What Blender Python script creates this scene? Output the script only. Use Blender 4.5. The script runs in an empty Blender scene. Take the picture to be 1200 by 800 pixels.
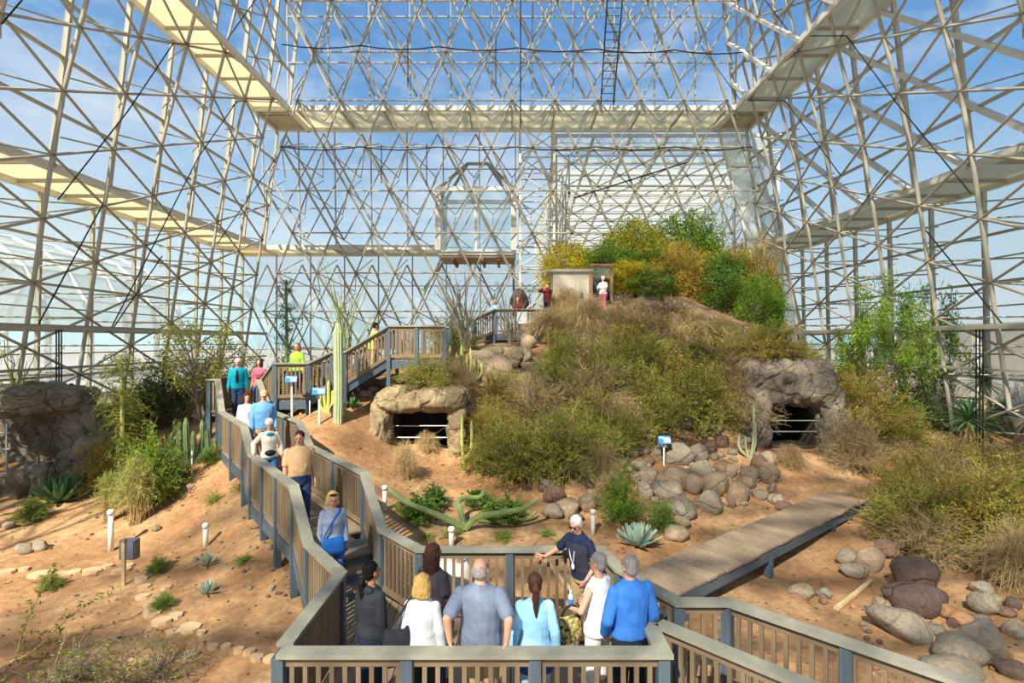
import bpy, bmesh, math, random
import numpy as np
from mathutils import Vector, Matrix, noise, Euler

# ---------------------------------------------------------------- camera, sky, sun, exposure
SC = bpy.context.scene
COL = SC.collection
CZ = 5.0
FPX = 650.0
cam_d = bpy.data.cameras.new('camera')
cam_d.sensor_width = 36.0
cam_d.lens = FPX / 1200.0 * 36.0
cam_d.clip_end = 3000
cam = bpy.data.objects.new('camera', cam_d)
COL.objects.link(cam)
cam.location = (0, 0, CZ)
cam.rotation_euler = (math.radians(90), 0, 0)
SC.camera = cam

def lin(r, g, b):
    def f(c):
        c /= 255.0
        return c / 12.92 if c <= 0.04045 else ((c + 0.055) / 1.055) ** 2.4
    return (f(r), f(g), f(b), 1.0)

w = bpy.data.worlds.new('sky')
SC.world = w
w.use_nodes = True
nt = w.node_tree
nt.nodes.clear()
n_out = nt.nodes.new('ShaderNodeOutputWorld')
n_bg = nt.nodes.new('ShaderNodeBackground')
n_tc = nt.nodes.new('ShaderNodeTexCoord')
n_sep = nt.nodes.new('ShaderNodeSeparateXYZ')
n_ramp = nt.nodes.new('ShaderNodeValToRGB')
n_map = nt.nodes.new('ShaderNodeMapping')
n_noise = nt.nodes.new('ShaderNodeTexNoise')
n_cr = nt.nodes.new('ShaderNodeValToRGB')
n_mix = nt.nodes.new('ShaderNodeMixRGB')
n_map.inputs['Scale'].default_value = (1.6, 1.6, 4.5)
n_noise.inputs['Scale'].default_value = 1.5
n_noise.inputs['Detail'].default_value = 7
n_noise.inputs['Roughness'].default_value = 0.6
e = n_ramp.color_ramp.elements
e[0].position = 0.0; e[0].color = lin(244, 249, 251)
e[1].position = 0.75; e[1].color = lin(58, 112, 186)
x = n_ramp.color_ramp.elements.new(0.17); x.color = lin(200, 226, 243)
x = n_ramp.color_ramp.elements.new(0.36); x.color = lin(112, 168, 222)
e = n_cr.color_ramp.elements
e[0].position = 0.47; e[0].color = (0, 0, 0, 1)
e[1].position = 0.72; e[1].color = (0.8, 0.8, 0.8, 1)
n_mix.inputs[2].default_value = lin(246, 249, 252)
L = nt.links.new
L(n_tc.outputs['Generated'], n_sep.inputs[0])
L(n_sep.outputs['Z'], n_ramp.inputs[0])
L(n_tc.outputs['Generated'], n_map.inputs[0])
L(n_map.outputs[0], n_noise.inputs['Vector'])
L(n_noise.outputs[0], n_cr.inputs[0])
L(n_cr.outputs[0], n_mix.inputs[0])
L(n_ramp.outputs[0], n_mix.inputs[1])
L(n_mix.outputs[0], n_bg.inputs[0])
n_bg.inputs[1].default_value = 0.94
L(n_bg.outputs[0], n_out.inputs[0])

sun_d = bpy.data.lights.new('sun', 'SUN')
sun_d.energy = 7.4
sun_d.angle = math.radians(1.0)
sun_d.color = (1.0, 0.92, 0.80)
sun = bpy.data.objects.new('sun', sun_d)
COL.objects.link(sun)
SUN_EL, SUN_AZ = math.radians(42), math.radians(24)      # shadows run away from the camera and to the right
sdir = Vector((math.sin(SUN_AZ) * math.cos(SUN_EL), math.cos(SUN_AZ) * math.cos(SUN_EL), -math.sin(SUN_EL)))
sun.rotation_euler = sdir.to_track_quat('-Z', 'Y').to_euler()
sun.location = (-10, -20, 30)

vs = SC.view_settings
vs.view_transform = 'Standard'
vs.look = 'None'
vs.exposure = 0.20
vs.gamma = 1.0
vs.use_curve_mapping = False
SC.cycles.transparent_max_bounces = 20
SC.cycles.max_bounces = 6

random.seed(7)
RNG = np.random.default_rng(7)

# ---------------------------------------------------------------- materials
MATS = {}
def M(name, c1, c2=None, scale=4.0, rough=0.8, bump=0.0, bscale=30.0, island=False, leaf=0.0, metal=0.0,
      c3=None, stretch=None, spec=0.3, objrand=False, detail=5, emit=None, coat=0.0):
    if name in MATS: return MATS[name]
    m = bpy.data.materials.new(name)
    m.use_nodes = True
    t = m.node_tree
    p = t.nodes['Principled BSDF']
    out = t.nodes['Material Output']
    p.inputs['Roughness'].default_value = rough
    p.inputs['Metallic'].default_value = metal
    p.inputs['Specular IOR Level'].default_value = spec
    c1 = lin(*c1)
    p.inputs['Base Color'].default_value = c1
    m.diffuse_color = c1
    colsock = None
    tc = None
    def coords():
        nonlocal tc
        if tc is None:
            tc = t.nodes.new('ShaderNodeTexCoord')
            if stretch:
                mp = t.nodes.new('ShaderNodeMapping')
                mp.inputs['Scale'].default_value = stretch
                t.links.new(tc.outputs['Object'], mp.inputs[0])
                tc = mp
                return mp.outputs[0]
        return tc.outputs[0] if stretch else tc.outputs['Object']
    if c2 is not None:
        r = t.nodes.new('ShaderNodeValToRGB')
        r.color_ramp.elements[0].color = c1
        r.color_ramp.elements[1].color = lin(*c2)
        if c3 is not None:
            k = r.color_ramp.elements.new(0.5); k.color = lin(*c3)
        if island:
            g = t.nodes.new('ShaderNodeNewGeometry')
            if objrand:
                oi = t.nodes.new('ShaderNodeObjectInfo')
                ad = t.nodes.new('ShaderNodeMath'); ad.operation = 'MULTIPLY_ADD'
                ad.inputs[1].default_value = 0.6
                md = t.nodes.new('ShaderNodeMath'); md.operation = 'MULTIPLY'; md.inputs[1].default_value = 0.4
                t.links.new(oi.outputs['Random'], md.inputs[0])
                t.links.new(g.outputs['Random Per Island'], ad.inputs[0])
                t.links.new(md.outputs[0], ad.inputs[2])
                t.links.new(ad.outputs[0], r.inputs[0])
            else:
                t.links.new(g.outputs['Random Per Island'], r.inputs[0])
        else:
            n = t.nodes.new('ShaderNodeTexNoise')
            n.inputs['Scale'].default_value = scale
            n.inputs['Detail'].default_value = detail
            n.inputs['Roughness'].default_value = 0.6
            t.links.new(coords(), n.inputs['Vector'])
            fac = n.outputs[0]
            mr = t.nodes.new('ShaderNodeMapRange')
            mr.inputs[1].default_value = 0.3; mr.inputs[2].default_value = 0.7
            t.links.new(fac, mr.inputs[0])
            fac = mr.outputs[0]
            if objrand:
                oi = t.nodes.new('ShaderNodeObjectInfo')
                ad = t.nodes.new('ShaderNodeMath'); ad.operation = 'MULTIPLY_ADD'
                ad.inputs[1].default_value = 0.45
                md = t.nodes.new('ShaderNodeMath'); md.operation = 'MULTIPLY'; md.inputs[1].default_value = 0.55
                t.links.new(oi.outputs['Random'], md.inputs[0])
                t.links.new(fac, ad.inputs[0]); t.links.new(md.outputs[0], ad.inputs[2])
                fac = ad.outputs[0]
            t.links.new(fac, r.inputs[0])
        colsock = r.outputs[0]
        t.links.new(colsock, p.inputs['Base Color'])
    if bump > 0:
        n2 = t.nodes.new('ShaderNodeTexNoise')
        n2.inputs['Scale'].default_value = bscale
        n2.inputs['Detail'].default_value = 5
        t.links.new(coords(), n2.inputs['Vector'])
        b = t.nodes.new('ShaderNodeBump')
        b.inputs['Strength'].default_value = bump
        b.inputs['Distance'].default_value = 0.03
        t.links.new(n2.outputs[0], b.inputs['Height'])
        t.links.new(b.outputs[0], p.inputs['Normal'])
    if leaf > 0:
        tr = t.nodes.new('ShaderNodeBsdfTranslucent')
        tr.inputs[0].default_value = c1
        if colsock: t.links.new(colsock, tr.inputs[0])
        mx = t.nodes.new('ShaderNodeMixShader')
        mx.inputs[0].default_value = leaf
        t.links.new(p.outputs[0], mx.inputs[1]); t.links.new(tr.outputs[0], mx.inputs[2])
        t.links.new(mx.outputs[0], out.inputs[0])
    MATS[name] = m
    return m

def glass_mat(name, haze, tint, hazecol=(232, 242, 242)):
    m = bpy.data.materials.new(name); m.use_nodes = True
    t = m.node_tree; t.nodes.clear()
    out = t.nodes.new('ShaderNodeOutputMaterial')
    tr = t.nodes.new('ShaderNodeBsdfTransparent'); tr.inputs[0].default_value = lin(*tint)
    tl = t.nodes.new('ShaderNodeBsdfTranslucent'); tl.inputs[0].default_value = lin(*hazecol)
    d2 = t.nodes.new('ShaderNodeBsdfDiffuse'); d2.inputs[0].default_value = lin(*hazecol)
    df = t.nodes.new('ShaderNodeMixShader'); df.inputs[0].default_value = 0.4
    t.links.new(tl.outputs[0], df.inputs[1]); t.links.new(d2.outputs[0], df.inputs[2])
    gl = t.nodes.new('ShaderNodeBsdfGlossy'); gl.inputs['Roughness'].default_value = 0.08
    tc = t.nodes.new('ShaderNodeTexCoord')
    n = t.nodes.new('ShaderNodeTexNoise'); n.inputs['Scale'].default_value = 0.55; n.inputs['Detail'].default_value = 6
    mp = t.nodes.new('ShaderNodeMapRange')
    mp.inputs[1].default_value = 0.35; mp.inputs[2].default_value = 0.7
    mp.inputs[3].default_value = haze * 0.5; mp.inputs[4].default_value = haze * 1.5
    t.links.new(tc.outputs['Object'], n.inputs['Vector'])
    t.links.new(n.outputs[0], mp.inputs[0])
    m1 = t.nodes.new('ShaderNodeMixShader'); m2 = t.nodes.new('ShaderNodeMixShader')
    t.links.new(mp.outputs[0], m1.inputs[0])
    t.links.new(tr.outputs[0], m1.inputs[1]); t.links.new(df.outputs[0], m1.inputs[2])
    m2.inputs[0].default_value = 0.02
    t.links.new(m1.outputs[0], m2.inputs[1]); t.links.new(gl.outputs[0], m2.inputs[2])
    t.links.new(m2.outputs[0], out.inputs[0])
    MATS[name] = m
    return m

M('frame', (188, 182, 164), (154, 146, 124), scale=1.3, rough=0.55)
M('frame_white', (226, 223, 210), (204, 197, 178), scale=1.0, rough=0.5)
M('frame_joint', (150, 141, 120), (112, 102, 84), scale=3, rough=0.6)
M('soffit', (250, 244, 222), (238, 228, 196), scale=0.9, rough=0.7, leaf=0.8)
glass_mat('glass', 0.03, (250, 252, 253))
glass_mat('glass_low', 0.16, (244, 250, 251), (240, 248, 248))
glass_mat('sheet', 0.45, (248, 251, 250), (250, 252, 246))
glass_mat('hall_sheet', 0.30, (246, 250, 250), (250, 252, 246))
M('earth', (132, 98, 66), (200, 164, 120), scale=0.5, rough=0.95, bump=0.9, bscale=6, c3=(170, 131, 92), spec=0.1, detail=12)
def earth_mat():
    m = MATS['earth']; t = m.node_tree; p = t.nodes['Principled BSDF']
    tc = t.nodes.new('ShaderNodeTexCoord')
    def nz(sc, lo, hi, det=8):
        n = t.nodes.new('ShaderNodeTexNoise'); n.inputs['Scale'].default_value = sc; n.inputs['Detail'].default_value = det; n.inputs['Roughness'].default_value = .65
        t.links.new(tc.outputs['Object'], n.inputs['Vector'])
        r = t.nodes.new('ShaderNodeMapRange'); r.inputs[1].default_value = .32; r.inputs[2].default_value = .68; r.inputs[3].default_value = lo; r.inputs[4].default_value = hi
        t.links.new(n.outputs[0], r.inputs[0]); return r.outputs[0]
    v = t.nodes.new('ShaderNodeTexVoronoi'); v.inputs['Scale'].default_value = 11
    t.links.new(tc.outputs['Object'], v.inputs['Vector'])
    sp = t.nodes.new('ShaderNodeMapRange'); sp.inputs[1].default_value = .10; sp.inputs[2].default_value = .22; sp.inputs[3].default_value = 1.25; sp.inputs[4].default_value = 1.0
    t.links.new(v.outputs['Distance'], sp.inputs[0])
    a = nz(7, .72, 1.2); b = nz(1.3, .78, 1.15)
    m1 = t.nodes.new('ShaderNodeMath'); m1.operation = 'MULTIPLY'; t.links.new(a, m1.inputs[0]); t.links.new(b, m1.inputs[1])
    m2 = t.nodes.new('ShaderNodeMath'); m2.operation = 'MULTIPLY'; t.links.new(m1.outputs[0], m2.inputs[0]); t.links.new(sp.outputs[0], m2.inputs[1])
    vm = t.nodes.new('ShaderNodeVectorMath'); vm.operation = 'SCALE'
    t.links.new(p.inputs['Base Color'].links[0].from_socket, vm.inputs[0]); t.links.new(m2.outputs[0], vm.inputs['Scale']); t.links.new(vm.outputs[0], p.inputs['Base Color'])
earth_mat()
M('outside_ground', (204, 192, 178), (184, 172, 156), scale=0.05, rough=0.95)
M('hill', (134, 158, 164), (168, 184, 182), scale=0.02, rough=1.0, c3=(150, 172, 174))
M('deck_wood', (134, 114, 92), (174, 152, 124), scale=2.0, rough=0.85, bump=0.15, bscale=20, stretch=(6, 6, 6), objrand=True)
M('cap_wood', (134, 132, 116), (164, 160, 140), scale=2.5, rough=0.8, bump=0.15, bscale=25)
M('baluster_wood', (112, 94, 72), (148, 128, 100), scale=3, rough=0.85, objrand=True)
M('blue_paint', (74, 88, 97), (96, 109, 116), scale=3, rough=0.6)
M('tread_wood', (128, 112, 98), (160, 144, 124), scale=2, rough=0.85, objrand=True)
M('riser_paint', (92, 104, 112), (112, 120, 124), scale=2, rough=0.8)
def rock_mat(name, c1, c2, c3, crack=2.0, dark=0.35, bump=0.9, objrand=True):
    m = M(name, c1, c2, scale=1.4, rough=0.95, objrand=objrand, c3=c3, spec=0.12, detail=9)
    t = m.node_tree; p = t.nodes['Principled BSDF']
    tc = t.nodes.new('ShaderNodeTexCoord')
    geo = t.nodes.new('ShaderNodeNewGeometry')      # world space so copies differ
    nw = t.nodes.new('ShaderNodeTexNoise'); nw.inputs['Scale'].default_value = 2.2; nw.inputs['Detail'].default_value = 4
    mx = t.nodes.new('ShaderNodeMixRGB'); mx.inputs[0].default_value = 0.28
    t.links.new(geo.outputs['Position'], nw.inputs['Vector'])
    t.links.new(geo.outputs['Position'], mx.inputs[1]); t.links.new(nw.outputs['Color'], mx.inputs[2])
    vo = t.nodes.new('ShaderNodeTexVoronoi'); vo.feature = 'DISTANCE_TO_EDGE'; vo.inputs['Scale'].default_value = crack
    t.links.new(mx.outputs[0], vo.inputs['Vector'])
    cr = t.nodes.new('ShaderNodeMapRange'); cr.inputs[1].default_value = 0.0; cr.inputs[2].default_value = 0.022
    t.links.new(vo.outputs['Distance'], cr.inputs[0])
    fine = t.nodes.new('ShaderNodeTexNoise'); fine.inputs['Scale'].default_value = 16; fine.inputs['Detail'].default_value = 8; fine.inputs['Roughness'].default_value = 0.7
    t.links.new(geo.outputs['Position'], fine.inputs['Vector'])
    sp = t.nodes.new('ShaderNodeMapRange'); sp.inputs[1].default_value = 0.3; sp.inputs[2].default_value = 0.7; sp.inputs[3].default_value = 0.62; sp.inputs[4].default_value = 1.22
    t.links.new(fine.outputs[0], sp.inputs[0])
    dk = t.nodes.new('ShaderNodeMapRange'); dk.inputs[3].default_value = dark; dk.inputs[4].default_value = 1.0
    t.links.new(cr.outputs[0], dk.inputs[0])
    mu = t.nodes.new('ShaderNodeMath'); mu.operation = 'MULTIPLY'
    t.links.new(sp.outputs[0], mu.inputs[0]); t.links.new(dk.outputs[0], mu.inputs[1])
    vm = t.nodes.new('ShaderNodeVectorMath'); vm.operation = 'SCALE'
    t.links.new(p.inputs['Base Color'].links[0].from_socket, vm.inputs[0]); t.links.new(mu.outputs[0], vm.inputs['Scale'])
    t.links.new(vm.outputs[0], p.inputs['Base Color'])
    hs = t.nodes.new('ShaderNodeMath'); hs.operation = 'MULTIPLY_ADD'; hs.inputs[1].default_value = 0.5
    t.links.new(cr.outputs[0], hs.inputs[0]); t.links.new(fine.outputs[0], hs.inputs[2])
    b = t.nodes.new('ShaderNodeBump'); b.inputs['Strength'].default_value = bump; b.inputs['Distance'].default_value = 0.05
    t.links.new(hs.outputs[0], b.inputs['Height']); t.links.new(b.outputs[0], p.inputs['Normal'])
    return m
rock_mat('rock_tan', (146,124,100), (200,176,144), (170,148,120), 0.8, .7)
rock_mat('rock_grey', (130,122,106), (184,170,146), (154,142,122), 0.8, .7)
rock_mat('rock_red', (118,90,76), (164,132,108), (138,110,92), 0.8, .7)
rock_mat('rock_dark', (98,82,74), (142,120,104), (120,101,90), 0.8, .7)
rock_mat('rock_orange', (176,126,86), (200,154,112), (188,140,98), 0.8, .7)
rock_mat('cliff', (126,112,88), (188,168,128), (158,140,108), 1.1, .5, objrand=False)
rock_mat('cliff_grey', (104,96,86), (166,150,130), (140,128,111), 1.5, .45, objrand=False)
M('flagstone', (196, 164, 126), (222, 192, 150), scale=2, rough=0.9, bump=0.3, bscale=10, objrand=True)
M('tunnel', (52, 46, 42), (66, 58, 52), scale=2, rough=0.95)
M('steel', (176, 182, 186), (200, 204, 206), scale=5, rough=0.35, metal=0.7)
M('pvc', (240, 238, 228), (226, 220, 204), scale=4, rough=0.4)
M('black_rubber', (30, 30, 34), rough=0.6)
M('sign_blue', (40, 120, 200), (70, 150, 220), scale=9, rough=0.4)
M('sign_white', (236, 238, 238), rough=0.5)
M('grey_box', (112, 116, 124), rough=0.5)
M('concrete', (176, 160, 144), (196, 182, 164), scale=2, rough=0.9)
M('rust', (146, 104, 76), (172, 130, 98), scale=4, rough=0.9)
M('hut_wall', (206, 200, 180), (190, 182, 160), scale=2, rough=0.8)
M('dark_glass', (70, 84, 90), rough=0.2)
# plants
M('stem_olive', (104, 98, 46), (176, 164, 92), island=True, objrand=True, rough=0.95, spec=0.05)
M('stem_brown', (124, 102, 70), (200, 176, 132), island=True, objrand=True, rough=0.95, spec=0.05)
M('stem_straw', (176, 150, 104), (206, 182, 132), island=True, objrand=True, rough=0.95, spec=0.05)
M('stem_grey', (120, 108, 92), (156, 144, 124), island=True, rough=0.95, spec=0.05)
M('stem_green', (118, 128, 66), (160, 160, 84), island=True, rough=0.9, spec=0.05)
M('leaf_olive', (92, 110, 34), (196, 190, 90), c3=(140, 148, 58), island=True, objrand=True, leaf=0.35, rough=0.8)
M('leaf_brown', (134, 110, 62), (200, 172, 112), island=True, objrand=True, leaf=0.3, rough=0.9)
M('leaf_ochre', (140, 120, 44), (216, 184, 84), island=True, objrand=True, leaf=0.35, rough=0.9)
M('leaf_green', (84, 124, 46), (136, 164, 70), island=True, objrand=True, leaf=0.4, rough=0.7)
M('leaf_dark', (58, 88, 44), (96, 124, 62), island=True, objrand=True, leaf=0.3, rough=0.7)
M('leaf_bright', (80, 122, 36), (186, 198, 74), c3=(126, 160, 50), island=True, objrand=True, leaf=0.45, rough=0.7)
M('leaf_yellow', (98, 130, 34), (238, 200, 52), c3=(172, 170, 46), island=True, objrand=True, leaf=0.45, rough=0.7)
M('grass_green', (116, 156, 48), (166, 190, 80), island=True, leaf=0.4, rough=0.8)
M('cactus', (112, 134, 74), (146, 160, 98), scale=6, rough=0.7)
M('cactus_pale', (150, 164, 120), (176, 186, 146), scale=5, rough=0.7)
M('cactus_yellow', (158, 170, 82), (198, 196, 112), scale=5, rough=0.7)
M('cactus_dark', (92, 116, 78), (124, 142, 96), scale=5, rough=0.7)
M('agave', (132, 160, 142), (170, 190, 168), scale=3, rough=0.6, objrand=True)
M('agave_dark', (66, 106, 62), (104, 140, 84), scale=3, rough=0.6, objrand=True)
M('dead_leaf', (190, 158, 98), (214, 184, 128), island=True, rough=0.9)

# ---------------------------------------------------------------- helpers
def link(o, parent=None):
    COL.objects.link(o)
    if parent is not None: o.parent = parent
    return o

def tag(o, label=None, cat=None, group=None, kind=None):
    if label: o['label'] = label
    if cat: o['category'] = cat
    if group: o['group'] = group
    if kind: o['kind'] = kind
    return o

def empty(name, loc=(0, 0, 0), rz=0.0, label=None, cat=None, group=None, kind=None):
    o = bpy.data.objects.new(name, None)
    o.empty_display_size = 0.2
    COL.objects.link(o)
    o.location = loc
    o.rotation_euler = (0, 0, rz)
    return tag(o, label, cat, group, kind)

def np_mesh(name, V, polys, mat=None, smooth=False):
    """V (n,3); polys: list of int arrays of shape (m,k)"""
    me = bpy.data.meshes.new(name)
    V = np.asarray(V, dtype=np.float32).reshape(-1, 3)
    polys = [np.asarray(p, dtype=np.int32) for p in polys if len(p)]
    nl = sum(p.size for p in polys); npoly = sum(len(p) for p in polys)
    me.vertices.add(len(V)); me.vertices.foreach_set('co', V.ravel())
    me.loops.add(nl); me.polygons.add(npoly)
    me.loops.foreach_set('vertex_index', np.concatenate([p.ravel() for p in polys]))
    st, cur = [], 0
    for p in polys:
        k = p.shape[1]
        st.append(cur + np.arange(len(p)) * k); cur += p.size
    me.polygons.foreach_set('loop_start', np.concatenate(st).astype(np.int32))
    if smooth: me.polygons.foreach_set('use_smooth', np.ones(npoly, dtype=bool))
    me.update(calc_edges=True)
    if mat: me.materials.append(MATS[mat] if isinstance(mat, str) else mat)
    return me

class MB:
    """collects closed shapes in world (or local) coordinates; build() links them as ONE mesh object"""
    def __init__(s): s.v = []; s.f = []; s.n = 0
    def add(s, V, F):
        V = [tuple(p) for p in V]
        s.v += V
        s.f += [tuple(i + s.n for i in f) for f in F]
        s.n += len(V)
    def box(s, a, b):
        (x0, y0, z0), (x1, y1, z1) = a, b
        s.add([(x0,y0,z0),(x1,y0,z0),(x1,y1,z0),(x0,y1,z0),(x0,y0,z1),(x1,y0,z1),(x1,y1,z1),(x0,y1,z1)],
              [(3,2,1,0),(4,5,6,7),(0,1,5,4),(1,2,6,5),(2,3,7,6),(3,0,4,7)])
    def bar(s, p, q, wd, ht, up=(0,0,1)):
        p, q, up = Vector(p), Vector(q), Vector(up)
        d = (q - p).normalized()
        sd = d.cross(up)
        if sd.length < 1e-4: sd = d.cross(Vector((0,1,0)))
        sd.normalize(); u = sd.cross(d).normalized()
        sd *= wd/2; u *= ht/2
        s.add([p-sd-u, p+sd-u, p+sd+u, p-sd+u, q-sd-u, q+sd-u, q+sd+u, q-sd+u],
              [(0,1,2,3),(7,6,5,4),(4,5,1,0),(5,6,2,1),(6,7,3,2),(7,4,0,3)])
    def tube(s, pts, r, n=6, r2=None):
        pts = [Vector(p) for p in pts]
        rings = []
        K = len(pts)
        prev = None
        for i, p in enumerate(pts):
            d = (pts[min(i+1, K-1)] - pts[max(i-1, 0)]).normalized()
            a = d.cross(Vector((0,0,1)) if abs(d.z) < 0.95 else Vector((1,0,0))) if prev is None else prev - d * prev.dot(d)
            a.normalize(); prev = a
            b = d.cross(a)
            rr = r if r2 is None else r + (r2 - r) * i / (K - 1)
            if isinstance(r, (list, tuple)): rr = r[i]
            rings.append([p + (a*math.cos(2*math.pi*k/n) + b*math.sin(2*math.pi*k/n)) * rr for k in range(n)])
        V = [v for rg in rings for v in rg]
        F = [(i*n+k, i*n+(k+1) % n, (i+1)*n+(k+1) % n, (i+1)*n+k) for i in range(K-1) for k in range(n)]
        F.append(tuple(range(n-1, -1, -1))); F.append(tuple((K-1)*n+k for k in range(n)))
        s.add(V, F)
    def prism(s, poly, z0, z1):
        n = len(poly)
        V = [(x, y, z0) for x, y in poly] + [(x, y, z1) for x, y in poly]
        F = [tuple(range(n-1, -1, -1)), tuple(range(n, 2*n))] + [(i, (i+1) % n, n+(i+1) % n, n+i) for i in range(n)]
        s.add(V, F)
    def build(s, name, mat, parent=None, smooth=False, kind=None):
        off = Vector((0,0,0))
        me = bpy.data.meshes.new(name)
        V = s.v
        if parent is not None:
            l = parent.location
            P = parent.parent
            lx, ly, lz = l
            while P is not None:
                lx += P.location.x; ly += P.location.y; lz += P.location.z; P = P.parent
            V = [(x-lx, y-ly, z-lz) for x, y, z in V]
        me.from_pydata([tuple(v) for v in V], [], s.f)
        me.materials.append(MATS[mat])
        if smooth:
            me.polygons.foreach_set('use_smooth', [True]*len(me.polygons))
        o = bpy.data.objects.new(name, me)
        link(o, parent)
        if kind: o['kind'] = kind
        return o

_unit = {}
def unit_mesh(shape, mat):
    key = (shape, mat)
    if key in _unit: return _unit[key]
    mb = MB()
    if shape == 'box': mb.box((-.5,-.5,-.5), (.5,.5,.5))
    elif shape == 'rod': mb.tube([(0,0,-.5),(0,0,.5)], 1.0, 6)
    me = bpy.data.meshes.new(shape + '_' + mat)
    me.from_pydata(mb.v, [], mb.f)
    me.materials.append(MATS[mat])
    if shape == 'rod':
        me.polygons.foreach_set('use_smooth', [len(p.vertices) == 4 for p in me.polygons])
    _unit[key] = me
    return me

def place(me, name, parent, mtx):
    o = bpy.data.objects.new(name, me)
    COL.objects.link(o)
    if parent is not None:
        o.parent = parent
        base = Vector((0,0,0)); P = parent
        while P is not None: base += P.location; P = P.parent
        mtx = Matrix.Translation(-base) @ mtx
    o.matrix_local = mtx
    return o

def seg_matrix(p, q, sx, sy, up=(0,0,1)):
    p, q = Vector(p), Vector(q)
    d = q - p; Ln = d.length; d.normalize()
    u = Vector(up)
    a = u.cross(d)
    if a.length < 1e-3: a = Vector((1,0,0)).cross(d)
    if a.length < 1e-3: a = Vector((0,1,0)).cross(d)
    a.normalize(); b = d.cross(a)
    R = Matrix((a*sx, b*sy, d*Ln)).transposed().to_4x4()
    return Matrix.Translation((p+q)/2) @ R

def strut(name, parent, p, q, r, mat='frame'):
    return place(unit_mesh('rod', mat), name, parent, seg_matrix(p, q, r, r))
def beam(name, parent, p, q, wd, ht, mat='frame', up=(0,0,1)):
    # wd: across, ht: along 'up'
    return place(unit_mesh('box', mat), name, parent, seg_matrix(p, q, wd, ht, up))
def block(name, parent, c, sz, mat, rz=0.0):
    return place(unit_mesh('box', mat), name, parent, Matrix.Translation(c) @ Matrix.Rotation(rz, 4, 'Z') @ Matrix.Diagonal((*sz, 1)))

def at(px, py, d):
    return Vector(((px - 600) / FPX * d, d, CZ - (py - 400) / FPX * d))
# ---------------------------------------------------------------- ground
CP = np.array([
 (-4.7,7.7,.4),(-8.6,11.9,.5),(-6.4,11.65,.7),(-11.2,16.2,1.0),(-13.3,15.2,.8),(-9.6,16.4,1.6),(-14,22,2.0),(-16.5,30,2.6),
 (-17,20,2.2),(-17,14,1.2),(-12,9,.4),(-12,4,.3),(-5,3,.3),(0,3,.2),(6,3,.2),(12,4,.3),(-19,8,.6),(19,8,.6),(-19,2,.4),(19,2,.4),
 (-3.7,9.1,.72),(-4.9,10.6,1.0),(-5.7,11.9,1.2),(-7,13.8,1.55),(-8.1,15.3,1.8),(-8.5,17,2.3),(-8.5,20,2.6),
 (0,6,.2),(-1,8.5,.4),(0,11.5,.7),(-.9,12.7,.8),(-2.5,13.7,1.1),(-3.3,11.6,1.0),(-3.5,13.5,1.65),(-4.9,14.6,2.45),(-6.2,14.9,2.5),
 (-5.5,16,3.05),(-4.4,16.4,2.9),(-2.8,16.2,1.75),(-2.8,15.4,1.6),(1.15,15,1.3),(3.15,13.65,.8),(5.4,14,.7),(5.4,17.5,1.95),(7.4,16.5,1.5),
 (9,16.9,1.6),(10.1,16.3,1.2),(5.6,11.4,.25),(6.3,10.3,.25),(6.2,8,.3),(8.25,9.75,.5),(9.5,13,.4),(14.4,17,.9),(15.4,18.5,1.7),
 (17,14,1),(17,25,2.4),(2.5,9.5,.45),(3,7,.25),(11,14.8,.6),(3,11.5,.55),
 (0,21,4.5),(-1,23.5,4.9),(1,23.5,5.0),(2,20,3.9),(4.5,26,6.8),(6,22,6.2),(9.2,22,5.2),(8.9,19.0,4.0),(8.5,20,4.6),(-3.5,17.6,3.7),
 (-4.9,17.2,3.35),(-2.2,17.8,3.7),(0,18,3.0),(4,20,4.0),(4,23,5.8),(5,30,7.3),(-5,20,3.7),(-5,25,4.0),(-10,26,2.9),(-10,32,3.0),
 (0,30,5.6),(9,28,6.8),(13,22,2.8),(14,28,3.0),(12,19,2.2),(18,34,3),(-18,36,3),(0,37,5),(8,37,6),(-1.6,20,4.3),(1.2,17,2.2),(-6.4,16.5,2.9),
 (10.6,18.3,2.2),(7.0,18.5,3.0),(-3.4,16.9,1.68),(-2.0,16.9,1.68),(-2.7,16.4,1.7),(-2.7,18.7,3.7),(8.3,18.2,1.6),(9.5,18.2,1.6),(8.9,20.0,4.4),(8.9,17.3,1.6),
], dtype=float)
_d = np.linalg.norm(CP[:, None, :2] - CP[None, :, :2], axis=2)
_A = np.block([[_d, np.ones((len(CP), 1)), CP[:, :2]], [np.ones((1, len(CP))), np.zeros((1, 3))], [CP[:, :2].T, np.zeros((2, 3))]])
_W = np.linalg.solve(_A + np.diag([0.0]*len(_A)), np.concatenate([CP[:, 2], np.zeros(3)]))
GX0, GX1, GY0, GY1, GS = -19.0, 19.0, 1.0, 37.0, 0.2
gx = np.arange(GX0, GX1 + 1e-6, GS); gy = np.arange(GY0, GY1 + 1e-6, GS)
XX, YY = np.meshgrid(gx, gy)
_P = np.stack([XX.ravel(), YY.ravel()], 1)
_r = np.linalg.norm(_P[:, None, :] - CP[None, :, :2], axis=2)
HH = (_r @ _W[:len(CP)] + _W[len(CP)] + _P @ _W[len(CP)+1:]).reshape(XX.shape)
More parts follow.
